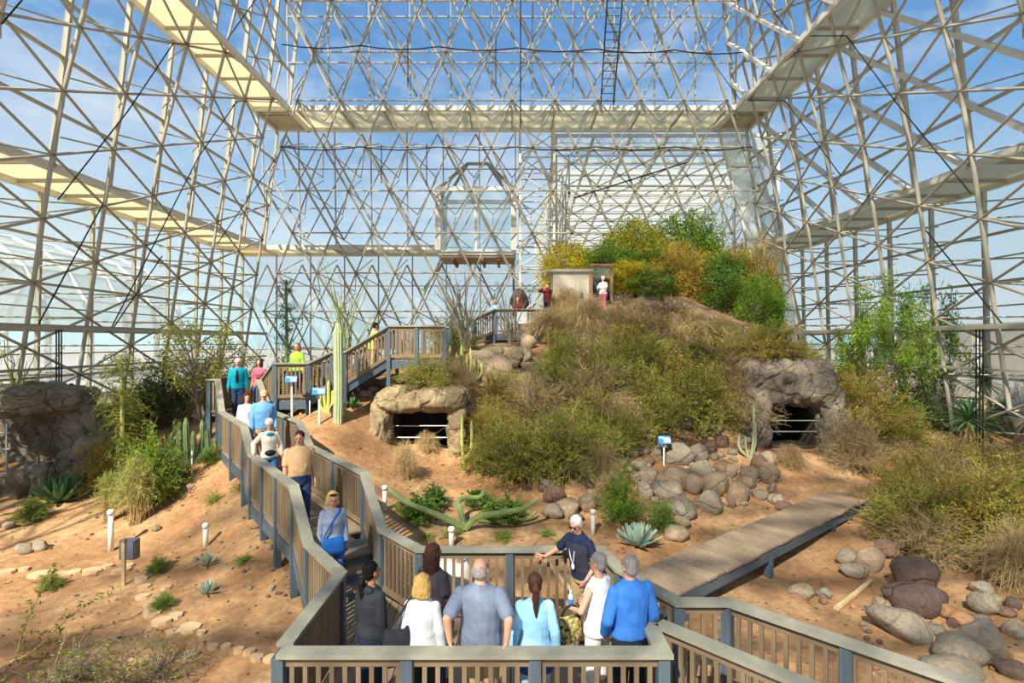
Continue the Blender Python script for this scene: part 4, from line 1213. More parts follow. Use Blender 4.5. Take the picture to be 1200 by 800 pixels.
SHRUB = {
 'dry':   [shrub_meshes(s, 180, 2000, 1800, (.03,.010), stem='stem_brown', lf='leaf_brown') for s in (1,2)],
 'olive': [shrub_meshes(s, 120, 1400, 5200, (.034,.010), stem='stem_olive', lf='leaf_olive', lump=.15) for s in (3,4,5)],
 'ochre': [shrub_meshes(s, 120, 1400, 4800, (.034,.010), stem='stem_olive', lf='leaf_ochre', lump=.1) for s in (6,7)],
 'straw': [shrub_meshes(s, 320, 1900, 300, (.03,.008), stem='stem_straw', lf='leaf_brown', droop=.3, arch=.6) for s in (8,9)],
 'green': [shrub_meshes(s, 130, 1100, 4600, (.046,.02), stem='stem_green', lf='leaf_green', lump=.2) for s in (10,11)],
 'bright':[shrub_meshes(s, 120, 1000, 4600, (.044,.02), stem='stem_green', lf='leaf_bright', lump=.2) for s in (12,13)],
 'dark':  [shrub_meshes(s, 130, 1100, 5200, (.05,.02), stem='stem_grey', lf='leaf_dark', lump=.2) for s in (14,15)],
 'reed':  [shrub_meshes(s, 260, 500, 1600, (.09,.012), stem='stem_straw', lf='grass_green', arch=.5, fan=.5) for s in (16,17)],
 'grey':  [shrub_meshes(s, 120, 900, 700, (.03,.012), stem='stem_grey', lf='leaf_olive') for s in (18,19)],
 'sparse':[shrub_meshes(s, 36, 160, 520, (.035,.014), stem='stem_grey', lf='leaf_olive', wob=.15) for s in (24,25)],
 'mat':   [shrub_meshes(s, 60, 500, 1500, (.05,.022), stem='stem_green', lf='grass_green', lump=.3) for s in (20,21)],
 'bold':  [shrub_meshes(s, 60, 400, 1500, (.10,.06), stem='stem_green', lf='leaf_green', lump=.2) for s in (22,23)],
}
def plant(kind, c, wd, ht, label, group=None, name='shrub', cat='shrub', k=None, rz=None):
    sm, lm = SHRUB[kind][(random.randrange(9) if k is None else k) % len(SHRUB[kind])]
    e = empty(name, c, random.uniform(0, 6.28) if rz is None else rz, label, cat, group)
    e.scale = (wd, wd, ht)
    link(bpy.data.objects.new('stems', sm), e)
    if lm: link(bpy.data.objects.new('foliage', lm), e)
    return e
def plant_px(kind, px, py, wpx, hpx, label, group=None, name='shrub', cat='shrub', d=None):
    g = gp(px, py)
    if d: g = Vector(((px-600)/FPX*d, d, H((px-600)/FPX*d, d)))
    s = g.y/FPX
    return plant(kind, g, wpx*s, hpx*s, label, group, name, cat)

# the thicket on the hill
TH = 'tangled brown shrub in the thicket covering the hill'
for px, py, wp, hp in [(572,555,80,55),(605,562,110,85),(655,562,115,95),(705,548,95,80),(585,528,90,62),(690,515,95,75)]:
    kd = random.choice(['dry','olive','ochre']); plant_px(kd, px, py, wp, hp, {'dry':'bare brown shrub at the foot of the hill thicket','olive':'olive leaved shrub at the foot of the hill thicket','ochre':'ochre leaved shrub at the foot of the hill thicket'}[kd], kd+' shrubs at the thicket foot')
for px, py, wp, hp in [(572,512,60,45),(630,505,110,75),(695,500,115,85),(760,508,120,90),(822,508,110,85),(868,502,90,80),(735,530,80,50),(590,480,80,55),(850,470,90,70),(795,470,100,70)]:
    kd = random.choice(['olive','dry','ochre','olive','dry']); plant_px(kd, px, py, wp, hp, {'olive':'olive green','ochre':'ochre yellow','dry':'bare brown'}[kd]+' shrub in the middle of the hill thicket', kd+' shrubs in the middle of the hill')
for px, py, wp, hp in [(655,470,95,70),(710,462,105,75),(765,455,105,70),(820,450,100,65),(862,448,80,60),(690,430,80,55),(740,425,90,55),(800,420,95,55),(845,425,80,50),(660,440,60,60)]:
    kd = random.choice(['olive','straw','olive','ochre']); plant_px(kd, px, py, wp, hp, {'olive':'olive green shrub','straw':'pale straw shrub','ochre':'ochre yellow shrub'}[kd]+' high on the hill below the hut', kd+' shrubs high on the hill')
for px, py, wp, hp in [(645,400,80,45),(685,392,80,55),(725,395,75,40),(770,405,90,45),(820,415,100,50),(660,372,60,40),(735,372,60,30),(765,378,70,32),(792,378,70,34),(745,385,70,36),(812,392,70,34),(845,398,70,34),(868,404,60,30)]:
    kd = random.choice(['dry','straw','grey']); plant_px(kd, px, py, wp, hp, {'dry':'brown twiggy','straw':'straw coloured','grey':'grey twiggy'}[kd]+' shrub on the hill crest in front of the hut', kd+' shrubs on the hill crest')
for px, py, wp, hp in [(700,560,70,50),(660,545,60,45),(728,515,70,60),(770,500,60,46),(648,530,60,50),(838,492,60,44)]:
    plant_px('straw', px, py, wp, hp, 'arching straw coloured grass tussock at the thicket edge', 'straw tussocks at the thicket edge', 'grass_tussock', 'grass')
plant('ochre', (8.6,18.3,4.35), 2.9, 1.45, 'reddish brown bush crowning the grey cliff block')
plant('olive', (9.6,18.4,4.1), 1.9, 1.0, 'smaller olive bush on the edge of the grey cliff block')
for px, py, wp, hp, kd, lb in [(530,415,80,55,'olive','loose shrub between the cave and the topmost boardwalk'),(520,440,60,40,'dry','dry brown shrub beside the green grey one above the cave'),
      (728,612,62,66,'bright','fresh green shrub beside the deck guide'),(775,622,44,44,'green','darker green shrub behind the blue grey agave'),(712,595,40,44,'straw','straw stems behind the fresh green shrub'),
      (1012,520,110,105,'ochre','big brown bush leaning on the grey cliff block'),(1000,550,80,75,'dry','dry bush at the foot of the grey cliff block'),(1055,528,80,70,'olive','olive bush between the cliff and the tall green tree')]:
    plant_px(kd, px, py, wp, hp, lb)
for px, py, wp, hp, kd in [(1085,645,140,120,'olive'),(1150,655,150,130,'ochre'),(1200,670,140,130,'olive'),(1105,590,130,80,'ochre'),(1175,590,130,80,'olive'),(1060,600,90,70,'ochre'),(1130,620,140,100,'dry'),(1190,690,90,90,'straw'),(1090,660,110,70,'dry')]:
    plant_px(kd, px, py, wp, hp, {'olive':'sprawling olive green bush','ochre':'sprawling ochre bush','dry':'bare brown bush','straw':'clump of arching straw stems'}[kd]+' over the boulder heap beyond the boardwalk', kd+' bushes over the boulder heap')
for px, py, wp, hp in [(1120,540,90,35),(1060,545,80,35),(1180,545,90,30),(1010,590,40,25)]:
    plant_px('straw', px, py, wp, hp, 'low dry grass behind the bushes over the boulder heap', 'dry grass behind the heap', 'grass_tussock', 'grass')
for px, py, wp, hp, kd, lb in [(1080,478,60,62,'dark','dark airy shrub beside the tall green tree'),(1110,482,50,70,'grey','thin grey shrub between feathery tree and yucca'),(1195,500,60,80,'grey','bare grey shrub beyond the tufted yucca'),
      (1180,470,50,50,'dark','dark shrub behind the tufted yucca')]:
    plant_px(kd, px, py, wp, hp, lb, d=19.5)
plant('olive', (-2.55,16.75,3.6), 2.0, 1.25, 'green grey shrub growing on top of the tan rock arch')
plant('dry', (-1.7,17.3,3.5), 1.5, 1.1, 'dry brown shrub at the back of the tan rock arch')
# left side
for px, py, wp, hp, kd, lb in [(182,590,80,92,'bright','leafy green bush beside the clump of yellow reeds'),(196,570,60,50,'green','green bush next to the leafy one by the walkway posts'),(125,575,70,72,'ochre','yellowing bush beside the dark agave'),
      (160,612,62,82,'reed','clump of yellow reeds at the edge of bare soil'),(128,612,44,60,'reed','smaller clump of yellow reeds'),(98,535,80,75,'dry','bare brown shrub beside the rock outcrop'),(75,510,70,60,'grey','grey twiggy shrub above the rock outcrop'),
      (190,500,80,80,'dark','dense dark green shrub behind the organ pipe cactus'),(165,500,70,75,'olive','olive shrub behind the yellow stemmed plant'),(140,540,80,70,'olive','olive bush under the yellow stemmed plant'),
      (246,545,30,26,'green','small green bush between cactus and walkway posts'),(210,478,60,50,'grey','grey shrub under the crooked tree'),(240,470,60,50,'dark','dark shrub under the crooked tree by the walkway'),
      (105,500,90,50,'grey','bare twiggy shrub in front of the walkway side glass'),(40,610,40,30,'green','sparse green shrub on the slope below the dark agave'),(20,585,40,44,'grey','thin grey shrub in front of the rail recess'),
      (250,590,24,16,'mat','bright green tuft below the walkway'),(282,575,26,12,'mat','bright green moss patch between the walkway posts')]:
    plant_px(kd, px, py, wp, hp, lb)
for px, py, wp, hp in [(470,602,30,20),(530,628,34,10),(590,632,40,10),(640,628,30,8),(500,632,24,9),(285,660,30,10),(660,640,30,10)]:
    plant_px('mat', px, py, wp, hp, 'thin patch of green weeds on bare soil', 'weed patches', 'weed_patch', 'weed')
for px, py, wp, hp in [(490,612,46,36),(575,612,36,34),(598,612,40,34),(508,596,40,30),(560,594,34,24)]:
    plant_px('bold', px, py, wp, hp, 'broad leaved green bush under the sprawling cactus arms', 'green bushes under the sprawling cactus', 'leafy_bush', 'shrub')
plant_px('straw', 475,560,40,48, 'pale spiny cholla bush on the soil below the cave', name='cholla_bush')
plant_px('straw', 925,548,44,30, 'pale spiny bush below the grey cliff opening')
plant_px('straw', 500,530,36,26, 'pale tuft in front of the dark cave opening')
# foreground twigs, lower left
for px, py, wp, hp, kd, lb in [(50,850,200,110,'sparse','sparse leafy shrub with pale stems beyond the stepping stones'),(150,822,150,80,'sparse','low leafy shrub at the last stepping stones'),(190,790,110,50,'sparse','sparse low shrub at the end of the stepping stones'),(90,800,130,60,'sparse','low shrub among the pale stemmed twigs')]:
    plant_px(kd, px, py, wp, hp, lb)
for px, py in ((185,672),(190,715),(60,690)): plant_px('green', px, py, 30, 22, 'little leafy sprig beside the stepping stones', 'sprigs by the stepping stones', 'sprig', 'plant')

# trees
def tree_meshes(seed, ncl=60, per=160, crown=(0.5, 0.5, 0.42), cz=0.62, leaf=(.05,.024), lf='leaf_green', stem='stem_grey', trunk=0.03, spread=.075, hang=0.0, dirs=None, ntr=3, low=.3):
    rng = np.random.default_rng(seed)
    d = rng.normal(size=(ncl, 3)); d /= np.linalg.norm(d, axis=1, keepdims=True)
    C = d*np.array(crown)*(rng.uniform(.3, 1.0, ncl)**.5)[:, None]; C[:, 2] += cz
    C[:, 2] = np.maximum(C[:, 2], low*rng.uniform(.4, 1.2, ncl))
    tr = rng.integers(0, ntr, ncl)
    top = np.stack([rng.normal(0, .1, ntr), rng.normal(0, .1, ntr), np.full(ntr, cz*0.75)], 1)
    b0 = np.stack([rng.normal(0, .04, ntr), rng.normal(0, .04, ntr), np.full(ntr, -.03)], 1)
    PT = bez(b0, (b0+top)/2+rng.normal(0, .07, (ntr, 3)), top, 7)
    V1, F1 = tubes(PT, trunk, trunk*.5, 6)
    ki = rng.integers(3, 7, ncl); S0 = PT[tr, ki]
    PB = bez(S0, (S0+C)/2+rng.normal(0, .04, (ncl, 3))+np.array([0, 0, .04]), C, 5)
    V2, F2 = tubes(PB, trunk*.3, trunk*.08, 4)
    sm = np_mesh('trunk', np.concatenate([V1, V2]), [np.concatenate([F1, F2+len(V1)])], stem)
    L = np.repeat(C, per, 0) + rng.normal(0, spread, (ncl*per, 3))
    if hang: L[:, 2] -= np.abs(rng.normal(0, hang, len(L)))
    L[:, 2] = np.maximum(L[:, 2], .02)
    Vl, Fl = leaves(L, leaf[0], leaf[1], rng, hang*6)
    return sm, np_mesh('foliage', Vl, [Fl], lf)
TREE = {
 'yellow': [tree_meshes(s, 150, 100, lf='leaf_yellow', leaf=(.034,.017), low=.02, spread=.055, crown=(.52,.5,.48), cz=.52) for s in (31,32)],
 'bright': [tree_meshes(s, 150, 100, lf='leaf_bright', leaf=(.034,.017), low=.02, spread=.055, crown=(.52,.5,.48), cz=.52) for s in (33,34)],
 'green':  [tree_meshes(s, 150, 100, lf='leaf_green', leaf=(.034,.017), low=.02, spread=.055, crown=(.52,.5,.48), cz=.52) for s in (35,)],
 'hang':   [tree_meshes(36, 90, 150, lf='leaf_ochre', leaf=(.08,.007), hang=.12, low=.1, crown=(.5,.45,.4), cz=.56)],
 'feather':[tree_meshes(37, 38, 150, lf='leaf_bright', leaf=(.06,.010), spread=.045, crown=(.5,.35,.55), cz=.5, low=.1, trunk=.016),
            tree_meshes(38, 34, 130, lf='leaf_green', leaf=(.06,.010), spread=.045, crown=(.5,.35,.55), cz=.5, low=.1, trunk=.016)],
 'airy':   [tree_meshes(39, 70, 60, lf='leaf_olive', leaf=(.03,.012), spread=.04, crown=(.52,.4,.30), cz=.68, low=.3, trunk=.028, ntr=2)],
}
def tree(kind, k, c, wd, ht, label, group=None):
    sm, lm = TREE[kind][k % len(TREE[kind])]
    e = empty('tree', c, random.uniform(0, 6.28), label, 'tree', group); e.scale = (wd, wd, ht)
    link(bpy.data.objects.new('trunk', sm), e); link(bpy.data.objects.new('foliage', lm), e)
    return e
def tree_px(kind, k, px, d, ytop, wpx, label, group=None, sink=0.0):
    x = (px-600)/FPX*d; z = H(x, d)-sink; ht = CZ-(ytop-400)/FPX*d - z
    return tree(kind, k, (x, d, z), wpx*d/FPX, ht, label, group)
tree_px('yellow',0,668,29.5,282,70,'yellow green tree behind the hut roof')
tree_px('green',0,714,29.0,288,80,'dark green tree directly behind the hut door')
tree_px('yellow',1,742,30.0,262,90,'tall yellow flowering tree on the hilltop')
tree_px('bright',0,775,28.5,290,90,'fresh green tree in the middle of the hilltop grove')
tree_px('bright',1,805,30.5,244,80,'tallest light green tree of the hilltop grove')
tree_px('hang',0,797,27.0,278,70,'tree hung with dry golden fronds')
tree_px('yellow',0,846,28.5,290,80,'yellow green tree next to the golden fronds')
tree_px('green',0,855,26.5,300,80,'dark leafy tree at the end of the concrete edge')
tree_px('hang',0,880,26.5,272,70,'brownish creeper covered tree at the end of the grove')
tree_px('bright',1,892,24.5,320,56,'low bushy green tree at the end of the grove')
tree_px('yellow',1,735,27.6,306,60,'low yellow green tree beside the hut')
tree_px('green',0,765,27.0,315,66,'low dark green tree above the concrete edge')
tree_px('feather',0,1035,19.0,334,110,'tall feathery green tree in front of the boardwalk side glass')
tree_px('feather',1,1085,20.0,325,90,'narrower feathery tree close against the boardwalk side glass')
tree_px('feather',1,1010,19.6,352,70,'small feathery green tree beside the grey cliff block')
tree_px('airy',0,238,17.5,372,105,'crooked airy tree beside the top of the walkway')

# unseen tree added beside the viewer's platform to dapple shade on the near soil
tree('airy', 0, (-8.6, 2.3, H(-8.6, 2.3)), 4.6, 5.0, 'unseen airy tree added to shade the soil before the stepping stones')
# cactus and other specials
def ribbed(path, rad, ribs=12, depth=0.16, taper=0.0):
    pts = [Vector(p) for p in path]; K = len(pts); n = ribs*2
    V, F = [], []; prev = None
    for i, p in enumerate(pts):
        d = (pts[min(i+1, K-1)]-pts[max(i-1, 0)]).normalized()
        a = d.cross(Vector((0.1, 1, 0))) if prev is None else prev - d*prev.dot(d)
        a.normalize(); prev = a; b = d.cross(a)
        t = i/(K-1)
        rr = rad*(1-taper*t)
        if t > .93: rr *= math.sqrt(max(0.02, 1-((t-.93)/.075)**2))
        for k in range(n):
            q = rr*(1-(depth if k % 2 else 0))
            V.append(p + (a*math.cos(2*math.pi*k/n)+b*math.sin(2*math.pi*k/n))*q)
    for i in range(K-1):
        for k in range(n): F.append((i*n+k, i*n+(k+1) % n, (i+1)*n+(k+1) % n, (i+1)*n+k))
    F.append(tuple(range(n-1, -1, -1))); F.append(tuple((K-1)*n+k for k in range(n)))
    return V, F
def curve(pts, K=16):
    """Catmull-Rom through pts"""
    P = [Vector(p) for p in pts]; P = [P[0]*2-P[1]] + P + [P[-1]*2-P[-2]]; out = []
    m = len(P)-3
    for s in range(K+1):
        u = s/K*m; i = min(int(u), m-1); t = u-i
        a, b, c, d = P[i:i+4]
        out.append(0.5*((2*b)+(c-a)*t+(2*a-5*b+4*c-d)*t*t+(3*b-a-3*c+d)*t**3))
    return out
def stem_part(e, path, rad, mat, ribs=10, depth=.16, taper=0.0, name='stem'):
    V, F = ribbed(path, rad, ribs, depth, taper)
    mb = MB(); mb.add(V, F); return mb.build(name, mat, e, smooth=False)
# tall column cactus
g = at(396, 476, 15.6); g.z = H(g.x, g.y)
e = empty('column_cactus', g, 0, 'tall single pale green column cactus beside the blue sign', 'cactus')
stem_part(e, curve([g+Vector((0,0,-.1)), g+Vector((0.02,0,1.0)), g+Vector((0.0,0,at(397,378,15.6).z-g.z))], 14), 0.135, 'cactus_pale', 12)
def cluster(name, label, px, py, stems, mat, rad, d=None, ribs=8):
    g = gp(px, py) if d is None else Vector(((px-600)/FPX*d, d, H((px-600)/FPX*d, d)))
    s = g.y/FPX
    e = empty(name, g, 0, label, 'cactus')
    for (dx0, dx1, h) in stems:
        dy = random.uniform(-.25, .25)
        b = g+Vector((dx0*s*.12, dy*.3, -.06)); t = g+Vector((dx1*s, dy, h*s)); m = g+Vector((dx1*s*.95+dx0*s*.05, dy*.9, h*s*.4))
        stem_part(e, curve([b, m, t], 10), rad*random.uniform(.85,1.15), mat, ribs)
    return e
cluster('organ_pipe_cactus', 'sprawling dark green organ pipe cactus beside the walkway railing', 222, 512,
        [(-20,-28,18),(-12,-22,36),(-8,-14,50),(-2,-6,42),(2,2,56),(6,8,40),(10,14,52),(14,22,42),(16,28,32),(8,30,16),(-4,-30,8),(0,18,20),(-6,-10,26),(4,6,28)], 'cactus_dark', 0.075, d=15.6)
cluster('candelabra_cactus', 'pale yellow green candelabra cactus above the tan rock arch', 540, 470,
        [(-20,-30,22),(-14,-24,34),(-10,-17,30),(-6,-12,44),(-2,-5,36),(2,1,46),(4,6,34),(8,12,42),(10,18,30),(14,24,24),(6,16,18),(-8,-20,16)], 'cactus_yellow', 0.05, d=18.3)
cluster('yellow_post_cactus', 'two slim yellow cactus posts in front of the candelabra cactus', 545, 500, [(-2,-3,62),(5,7,52)], 'cactus_yellow', 0.04, d=15.8)
cluster('torch_cactus', 'short yellow torch cactus cluster beside the dark fence', 383, 460,
        [(-8,-10,20),(-4,-5,30),(0,-1,38),(3,4,26),(6,9,20),(0,6,14)], 'cactus_yellow', 0.05, d=15.9)
cluster('pale_stem_cactus', 'thin pale green cactus stems before the grey cliff opening', 880, 505, [(-6,-14,28),(0,4,62),(2,8,40),(-2,-3,24)], 'cactus_pale', 0.035, d=16.6)
# sprawling cactus with long arms on the soil
g = gp(545, 622); s = g.y/FPX
e = empty('sprawling_cactus', g, 0, 'sprawling green cactus with long snaking arms before the deck', 'cactus')
PX = lambda px, py, dy=0.0: Vector(((px-600)/FPX*(g.y+dy), g.y+dy, max(CZ-(py-400)/FPX*(g.y+dy), H((px-600)/FPX*(g.y+dy), g.y+dy)+.05)))
for path, r in [([(545,622,0),(520,606,-.1),(490,594,-.1),(470,585,0),(455,572,.1)],.075),([(545,622,0),(560,606,0),(590,600,-.1),(615,595,0),(632,583,.1)],.075),([(545,620,0),(540,600,.3),(537,588,.5),(546,583,.7),(562,582,.8),(568,574,.9)],.07),
                ([(540,618,.1),(526,610,.3),(522,603,.5)],.05),([(560,612,.4),(600,612,.5),(622,606,.6),(628,598,.7)],.05)]:
    stem_part(e, curve([PX(*p) for p in path], 20), r, 'cactus', 8, .14, .35, 'arm')

# rosettes
def leaf_mesh(name, ln, wd, th, curl, mat, K=6):
    V, F = [], []
    for i in range(K):
        t = i/(K-1); wv = wd*(math.sin(math.pi*min(1, .12+t*.9))**.7 if t < 1 else 0)*.5+.002
        x, z = ln*t*math.cos(curl*t*.6), ln*t*math.sin(curl*t*.6)
        V += [(x, -wv, z+th*.6*(1-t)), (x, 0, z-th*.5), (x, wv, z+th*.6*(1-t)), (x, 0, z+th*.15)]
    for i in range(K-1):
        for k in range(4): F.append((i*4+k, i*4+(k+1) % 4, i*4+4+(k+1) % 4, i*4+4+k))
    F.append((3,2,1,0)); F.append(tuple((K-1)*4+k for k in range(4)))
    me = bpy.data.meshes.new(name); me.from_pydata(V, [], F); me.materials.append(MATS[mat]); return me
LEAF = {m: leaf_mesh('leaf', 1, .24, .08, .5, m) for m in ('agave', 'agave_dark')}
LEAF['yucca'] = leaf_mesh('leaf', 1, .07, .02, -.35, 'agave_dark'); LEAF['yucca_dead'] = leaf_mesh('leaf', 1, .06, .015, -.5, 'dead_leaf')
def rosette(name, label, c, R, n, lf, cat='agave', emin=5, emax=80, wscale=1.0, parent=None):
    e = empty(name, c, 0, label, cat) if parent is None else parent
    for i in range(n):
        t = i/(n-1); el = math.radians(emin+(emax-emin)*t**1.1); az = i*2.39996
        ln = R*(1.0-.25*t)
        o = bpy.data.objects.new('leaf', LEAF[lf]); link(o, e)
        o.location = (0.04*R*math.cos(az), 0.04*R*math.sin(az), 0.02 + .1*R*t)
        o.rotation_euler = (0, -el, az); o.scale = (ln, ln*wscale, ln)
    return e
def ros_px(label, px, py, rpx, n, lf, **kw):
    g = gp(px, py); rosette('agave', label, g, rpx*g.y/FPX, n, lf, **kw)
ros_px('blue grey agave rosette beside the fresh green shrub', 748, 640, 30, 42, 'agave')
ros_px('large dark green agave beside the layered rock outcrop', 72, 588, 36, 40, 'agave_dark', wscale=.9)
ros_px('small grey green agave beside the short white pipe', 243, 664, 17, 26, 'agave', wscale=.7)
ros_px('small spiky agave below the other on the bare soil', 243, 697, 18, 24, 'agave', wscale=.6)
ros_px('low agave at the foot of the torch cactus', 372, 466, 16, 22, 'agave_dark')
ros_px('second low agave beside the tall column cactus', 412, 478, 14, 20, 'agave_dark')
ros_px('small blue agave on the slope above the cave', 468, 452, 10, 18, 'agave')
ros_px('dark agave beyond the tufted yucca', 1192, 515, 30, 26, 'agave_dark', wscale=.5)
def yucca(label, px, py, d, hpx, rpx):
    x = (px-600)/FPX*d; c = Vector((x, d, H(x, d))); s = d/FPX
    e = empty('yucca', c, 0, label, 'yucca')
    mb = MB(); mb.tube([c+Vector((0,0,-.1)), c+Vector((.02,0,hpx*s))], .10, 8, .08); mb.build('trunk', 'dead_leaf', e)
    for i in range(80):
        t = i/79; el = math.radians(-25+110*t); az = i*2.39996; o = link(bpy.data.objects.new('leaf', LEAF['yucca']), e)
        ln = rpx*s*(1-.15*t); o.location = (0, 0, hpx*s-.05+.1*t); o.rotation_euler = (0, -el, az); o.scale = (ln,)*3
    for i in range(40):
        el = math.radians(-60-25*random.random()); az = i*2.39996; o = link(bpy.data.objects.new('dry_leaf', LEAF['yucca_dead']), e)
        ln = rpx*s*.85; o.location = (0.05*math.cos(az), 0.05*math.sin(az), hpx*s*random.uniform(.5,.95)); o.rotation_euler = (0, -el, az); o.scale = (ln,)*3
yucca('tufted yucca with a skirt of dead leaves on the boardwalk side', 1135, 528, 17.5, 52, 34)
yucca('second yucca behind the one with the dead leaf skirt', 1152, 500, 20.0, 56, 26)

def boojum(label, px, d, ybase, ytop, rad, mat, nhair, hl, lfm, low=.1, droop=0.0):
    x = (px-600)/FPX*d; z0 = min(H(x, d), CZ-(ybase-400)/FPX*d); zt = CZ-(ytop-400)/FPX*d
    c = Vector((x, d, z0)); e = empty('boojum_tree', c, 0, label, 'tree')
    stem_part(e, curve([c+Vector((0,0,-.1)), c+Vector((.03,0,(zt-z0)*.5)), c+Vector((0,0,zt-z0))], 12), rad, mat, 6, .1, .45, 'trunk')
    rng = np.random.default_rng(int(px)); n = nhair
    t = rng.uniform(low, 1, n); az = rng.uniform(0, 6.28, n); l = hl*rng.uniform(.4, 1.1, n)*(1.05-.5*t)
    P0 = np.stack([np.cos(az)*.02, np.sin(az)*.02, t*(zt-z0)], 1)
    P2 = P0 + np.stack([np.cos(az)*l, np.sin(az)*l, l*(.35-droop)], 1); P1 = (P0+P2)/2 + np.array([0, 0, .18*hl])
    P = bez(P0, P1, P2, 5); V, F = tubes(P, .010, .004)
    link(bpy.data.objects.new('twigs', np_mesh('twigs', V, [F], 'stem_green')), e)
    C = P[rng.integers(0, n, n*14), rng.integers(1, 5, n*14)] + rng.normal(0, .03, (n*14, 3))
    Vl, Fl = leaves(C, .09, .022, rng, droop); link(bpy.data.objects.new('foliage', np_mesh('foliage', Vl, [Fl], lfm)), e)
boojum('tall thin boojum tree with short leafy twigs behind the fence', 335, 17.6, 440, 328, .075, 'cactus_dark', 150, .55, 'leaf_dark', low=.0)
boojum('yellow stemmed plant with drooping grassy twigs beside the layered outcrop', 142, 15.2, 560, 415, .07, 'cactus_yellow', 240, 1.15, 'leaf_olive', low=.2, droop=.7)
def ocotillo(label, px, d, ybase, ytop, n, wpx, mat='stem_green', name='ocotillo'):
    x = (px-600)/FPX*d; z0 = H(x, d); z0 = max(z0, CZ-(ybase-400)/FPX*d-.3); hh = CZ-(ytop-400)/FPX*d-z0; s = d/FPX
    e = empty(name, (x, d, z0), 0, label, 'shrub'); rng = np.random.default_rng(int(px)+3)
    T = np.stack([rng.uniform(-.5, .5, n)*wpx*s, rng.uniform(-.4, .4, n)*wpx*s, hh*rng.uniform(.55, 1, n)], 1)
    P0 = np.stack([rng.normal(0, .05, n), rng.normal(0, .05, n), np.full(n, -.05)], 1)
    P1 = T*.5; P1[:, :2] *= .35
    P = bez(P0, P1, T, 7); P[:, 1:-1] += rng.normal(0, .035, (n, 5, 3))
    for i in range(n):
        V, F = tubes(P[i:i+1], .024, .009, 5); link(bpy.data.objects.new('wand', np_mesh('wand', V, [F], mat)), e)
    m = n*70; C = P[rng.integers(0, n, m), rng.integers(1, 7, m)] + rng.normal(0, .07, (m, 3))
    Vl, Fl = leaves(C, .07, .016, rng); link(bpy.data.objects.new('foliage', np_mesh('foliage', Vl, [Fl], 'leaf_olive')), e)
ocotillo('tall ocotillo with thin branching wands behind the column cactus', 405, 18.0, 420, 300, 16, 110)
ocotillo('wide ocotillo of thin bare wands beside the glazed bay', 545, 19.5, 400, 312, 26, 100, 'stem_grey')
ocotillo('short leafy wands rising beside the rock outcrop', 20, 16.0, 470, 395, 12, 120)
ocotillo('bare grey twigs of a dead ocotillo on the crest', 600, 21.5, 395, 330, 14, 60, 'stem_grey')
# long pale stems over the near left corner
e = None
for base, pts, lb in [((20,800),[(20,800,8.2),(28,735,8.1),(50,690,8.0),(63,668,7.9)],'long pale bent stem rising in front of the stepping stones'),((10,800),[(10,800,8.0),(42,760,7.9),(90,715,7.8),(132,690,7.7)],'long dark arching twig in front of the stepping stones')]:
    P = [at(*p) for p in pts]; P[0].z = H(P[0].x, P[0].y)-.02
    e = empty('twig_plant', P[0], 0, lb, 'plant')
    mb = MB(); mb.tube(curve(P, 10), .014, 5, .006); mb.build('stem', 'stem_straw', e)
    rng = np.random.default_rng(len(lb)); Q = np.array([list(p-P[0]) for p in curve(P, 24)])
    C = Q[rng.integers(4, 25, 90)] + rng.normal(0, .05, (90, 3)); Vl, Fl = leaves(C, .09, .03, rng)
    link(bpy.data.objects.new('foliage', np_mesh('foliage', Vl, [Fl], 'leaf_olive')), e)
# fallen wood, and one hose made as wood
def log(label, pts, r, mat='stem_straw', name='branch', n=7):
    P = []
    for px, py in pts:
        g = gp(px, py); P.append(g+Vector((0,0,r*.7)))
    mb = MB(); mb.tube(curve(P, 12), r, n, r*.7); o = mb.build(name, 'dead_wood'); tag(o, label, 'branch')
M('dead_wood', (186,160,116), (210,188,146), scale=4, rough=.9)
log('pale fallen branch lying below the round tan boulder', [(980,716),(1000,700),(1020,683)], .055)
log('curved yellow hose made as a pale dead branch below the column cactus', [(352,486),(362,474),(372,470),(384,478),(402,482)], .04)  # stands for a curved yellow hose, built here as a dead branch
log('thin dead branch leaning by the cave opening', [(492,520),(510,510),(535,495)], .025)
log('dark timber lying on the soil behind the deck railing', [(640,660),(665,690),(690,715)], .05)
# ---------------------------------------------------------------- people
M('skin', (222,170,140), (206,150,122), scale=6, rough=.55)
M('skin_tan', (186,128,98), (170,112,84), scale=6, rough=.55)
M('hair_black', (18,15,15), (36,30,28), scale=30, rough=.65, stretch=(3,3,.4), spec=.12)
M('hair_brown', (50,32,25), (84,56,42), scale=30, rough=.6, spec=.15, stretch=(3,3,.4))
M('hair_blonde', (176,124,54), (240,202,122), scale=40, rough=.5, stretch=(3,3,.4))
M('hair_white', (214,210,204), (236,234,228), scale=26, rough=.5, stretch=(3,3,.4))
M('hair_grey', (128,120,112), (176,166,156), scale=26, rough=.5, stretch=(3,3,.4))
M('hair_red', (128,66,44), (160,90,60), scale=26, rough=.5)
M('eye', (40,30,26), rough=.3); M('lip', (176,96,84), rough=.6)
CL = dict(black=(38,40,46), navy=(30,40,66), white=(232,234,238), greypolo=(116,126,144), ltblue=(150,200,232), royal=(40,78,160), blue=(56,118,200), charcoal=(74,68,72),
          khaki=(176,152,110), jeans=(70,112,160), darkjeans=(44,62,96), tan=(196,156,112), teal=(0,140,160), cream=(226,214,190), chambray=(98,152,196), denimwhite=(206,214,222),
          maroon=(120,40,52), pink=(220,110,130), green=(150,200,60), yellow=(222,200,70), brown=(96,62,44), greyblue=(150,160,176), paleblue=(150,186,214), vest=(52,52,66), offwhite=(224,222,214), bagblue=(30,96,176))
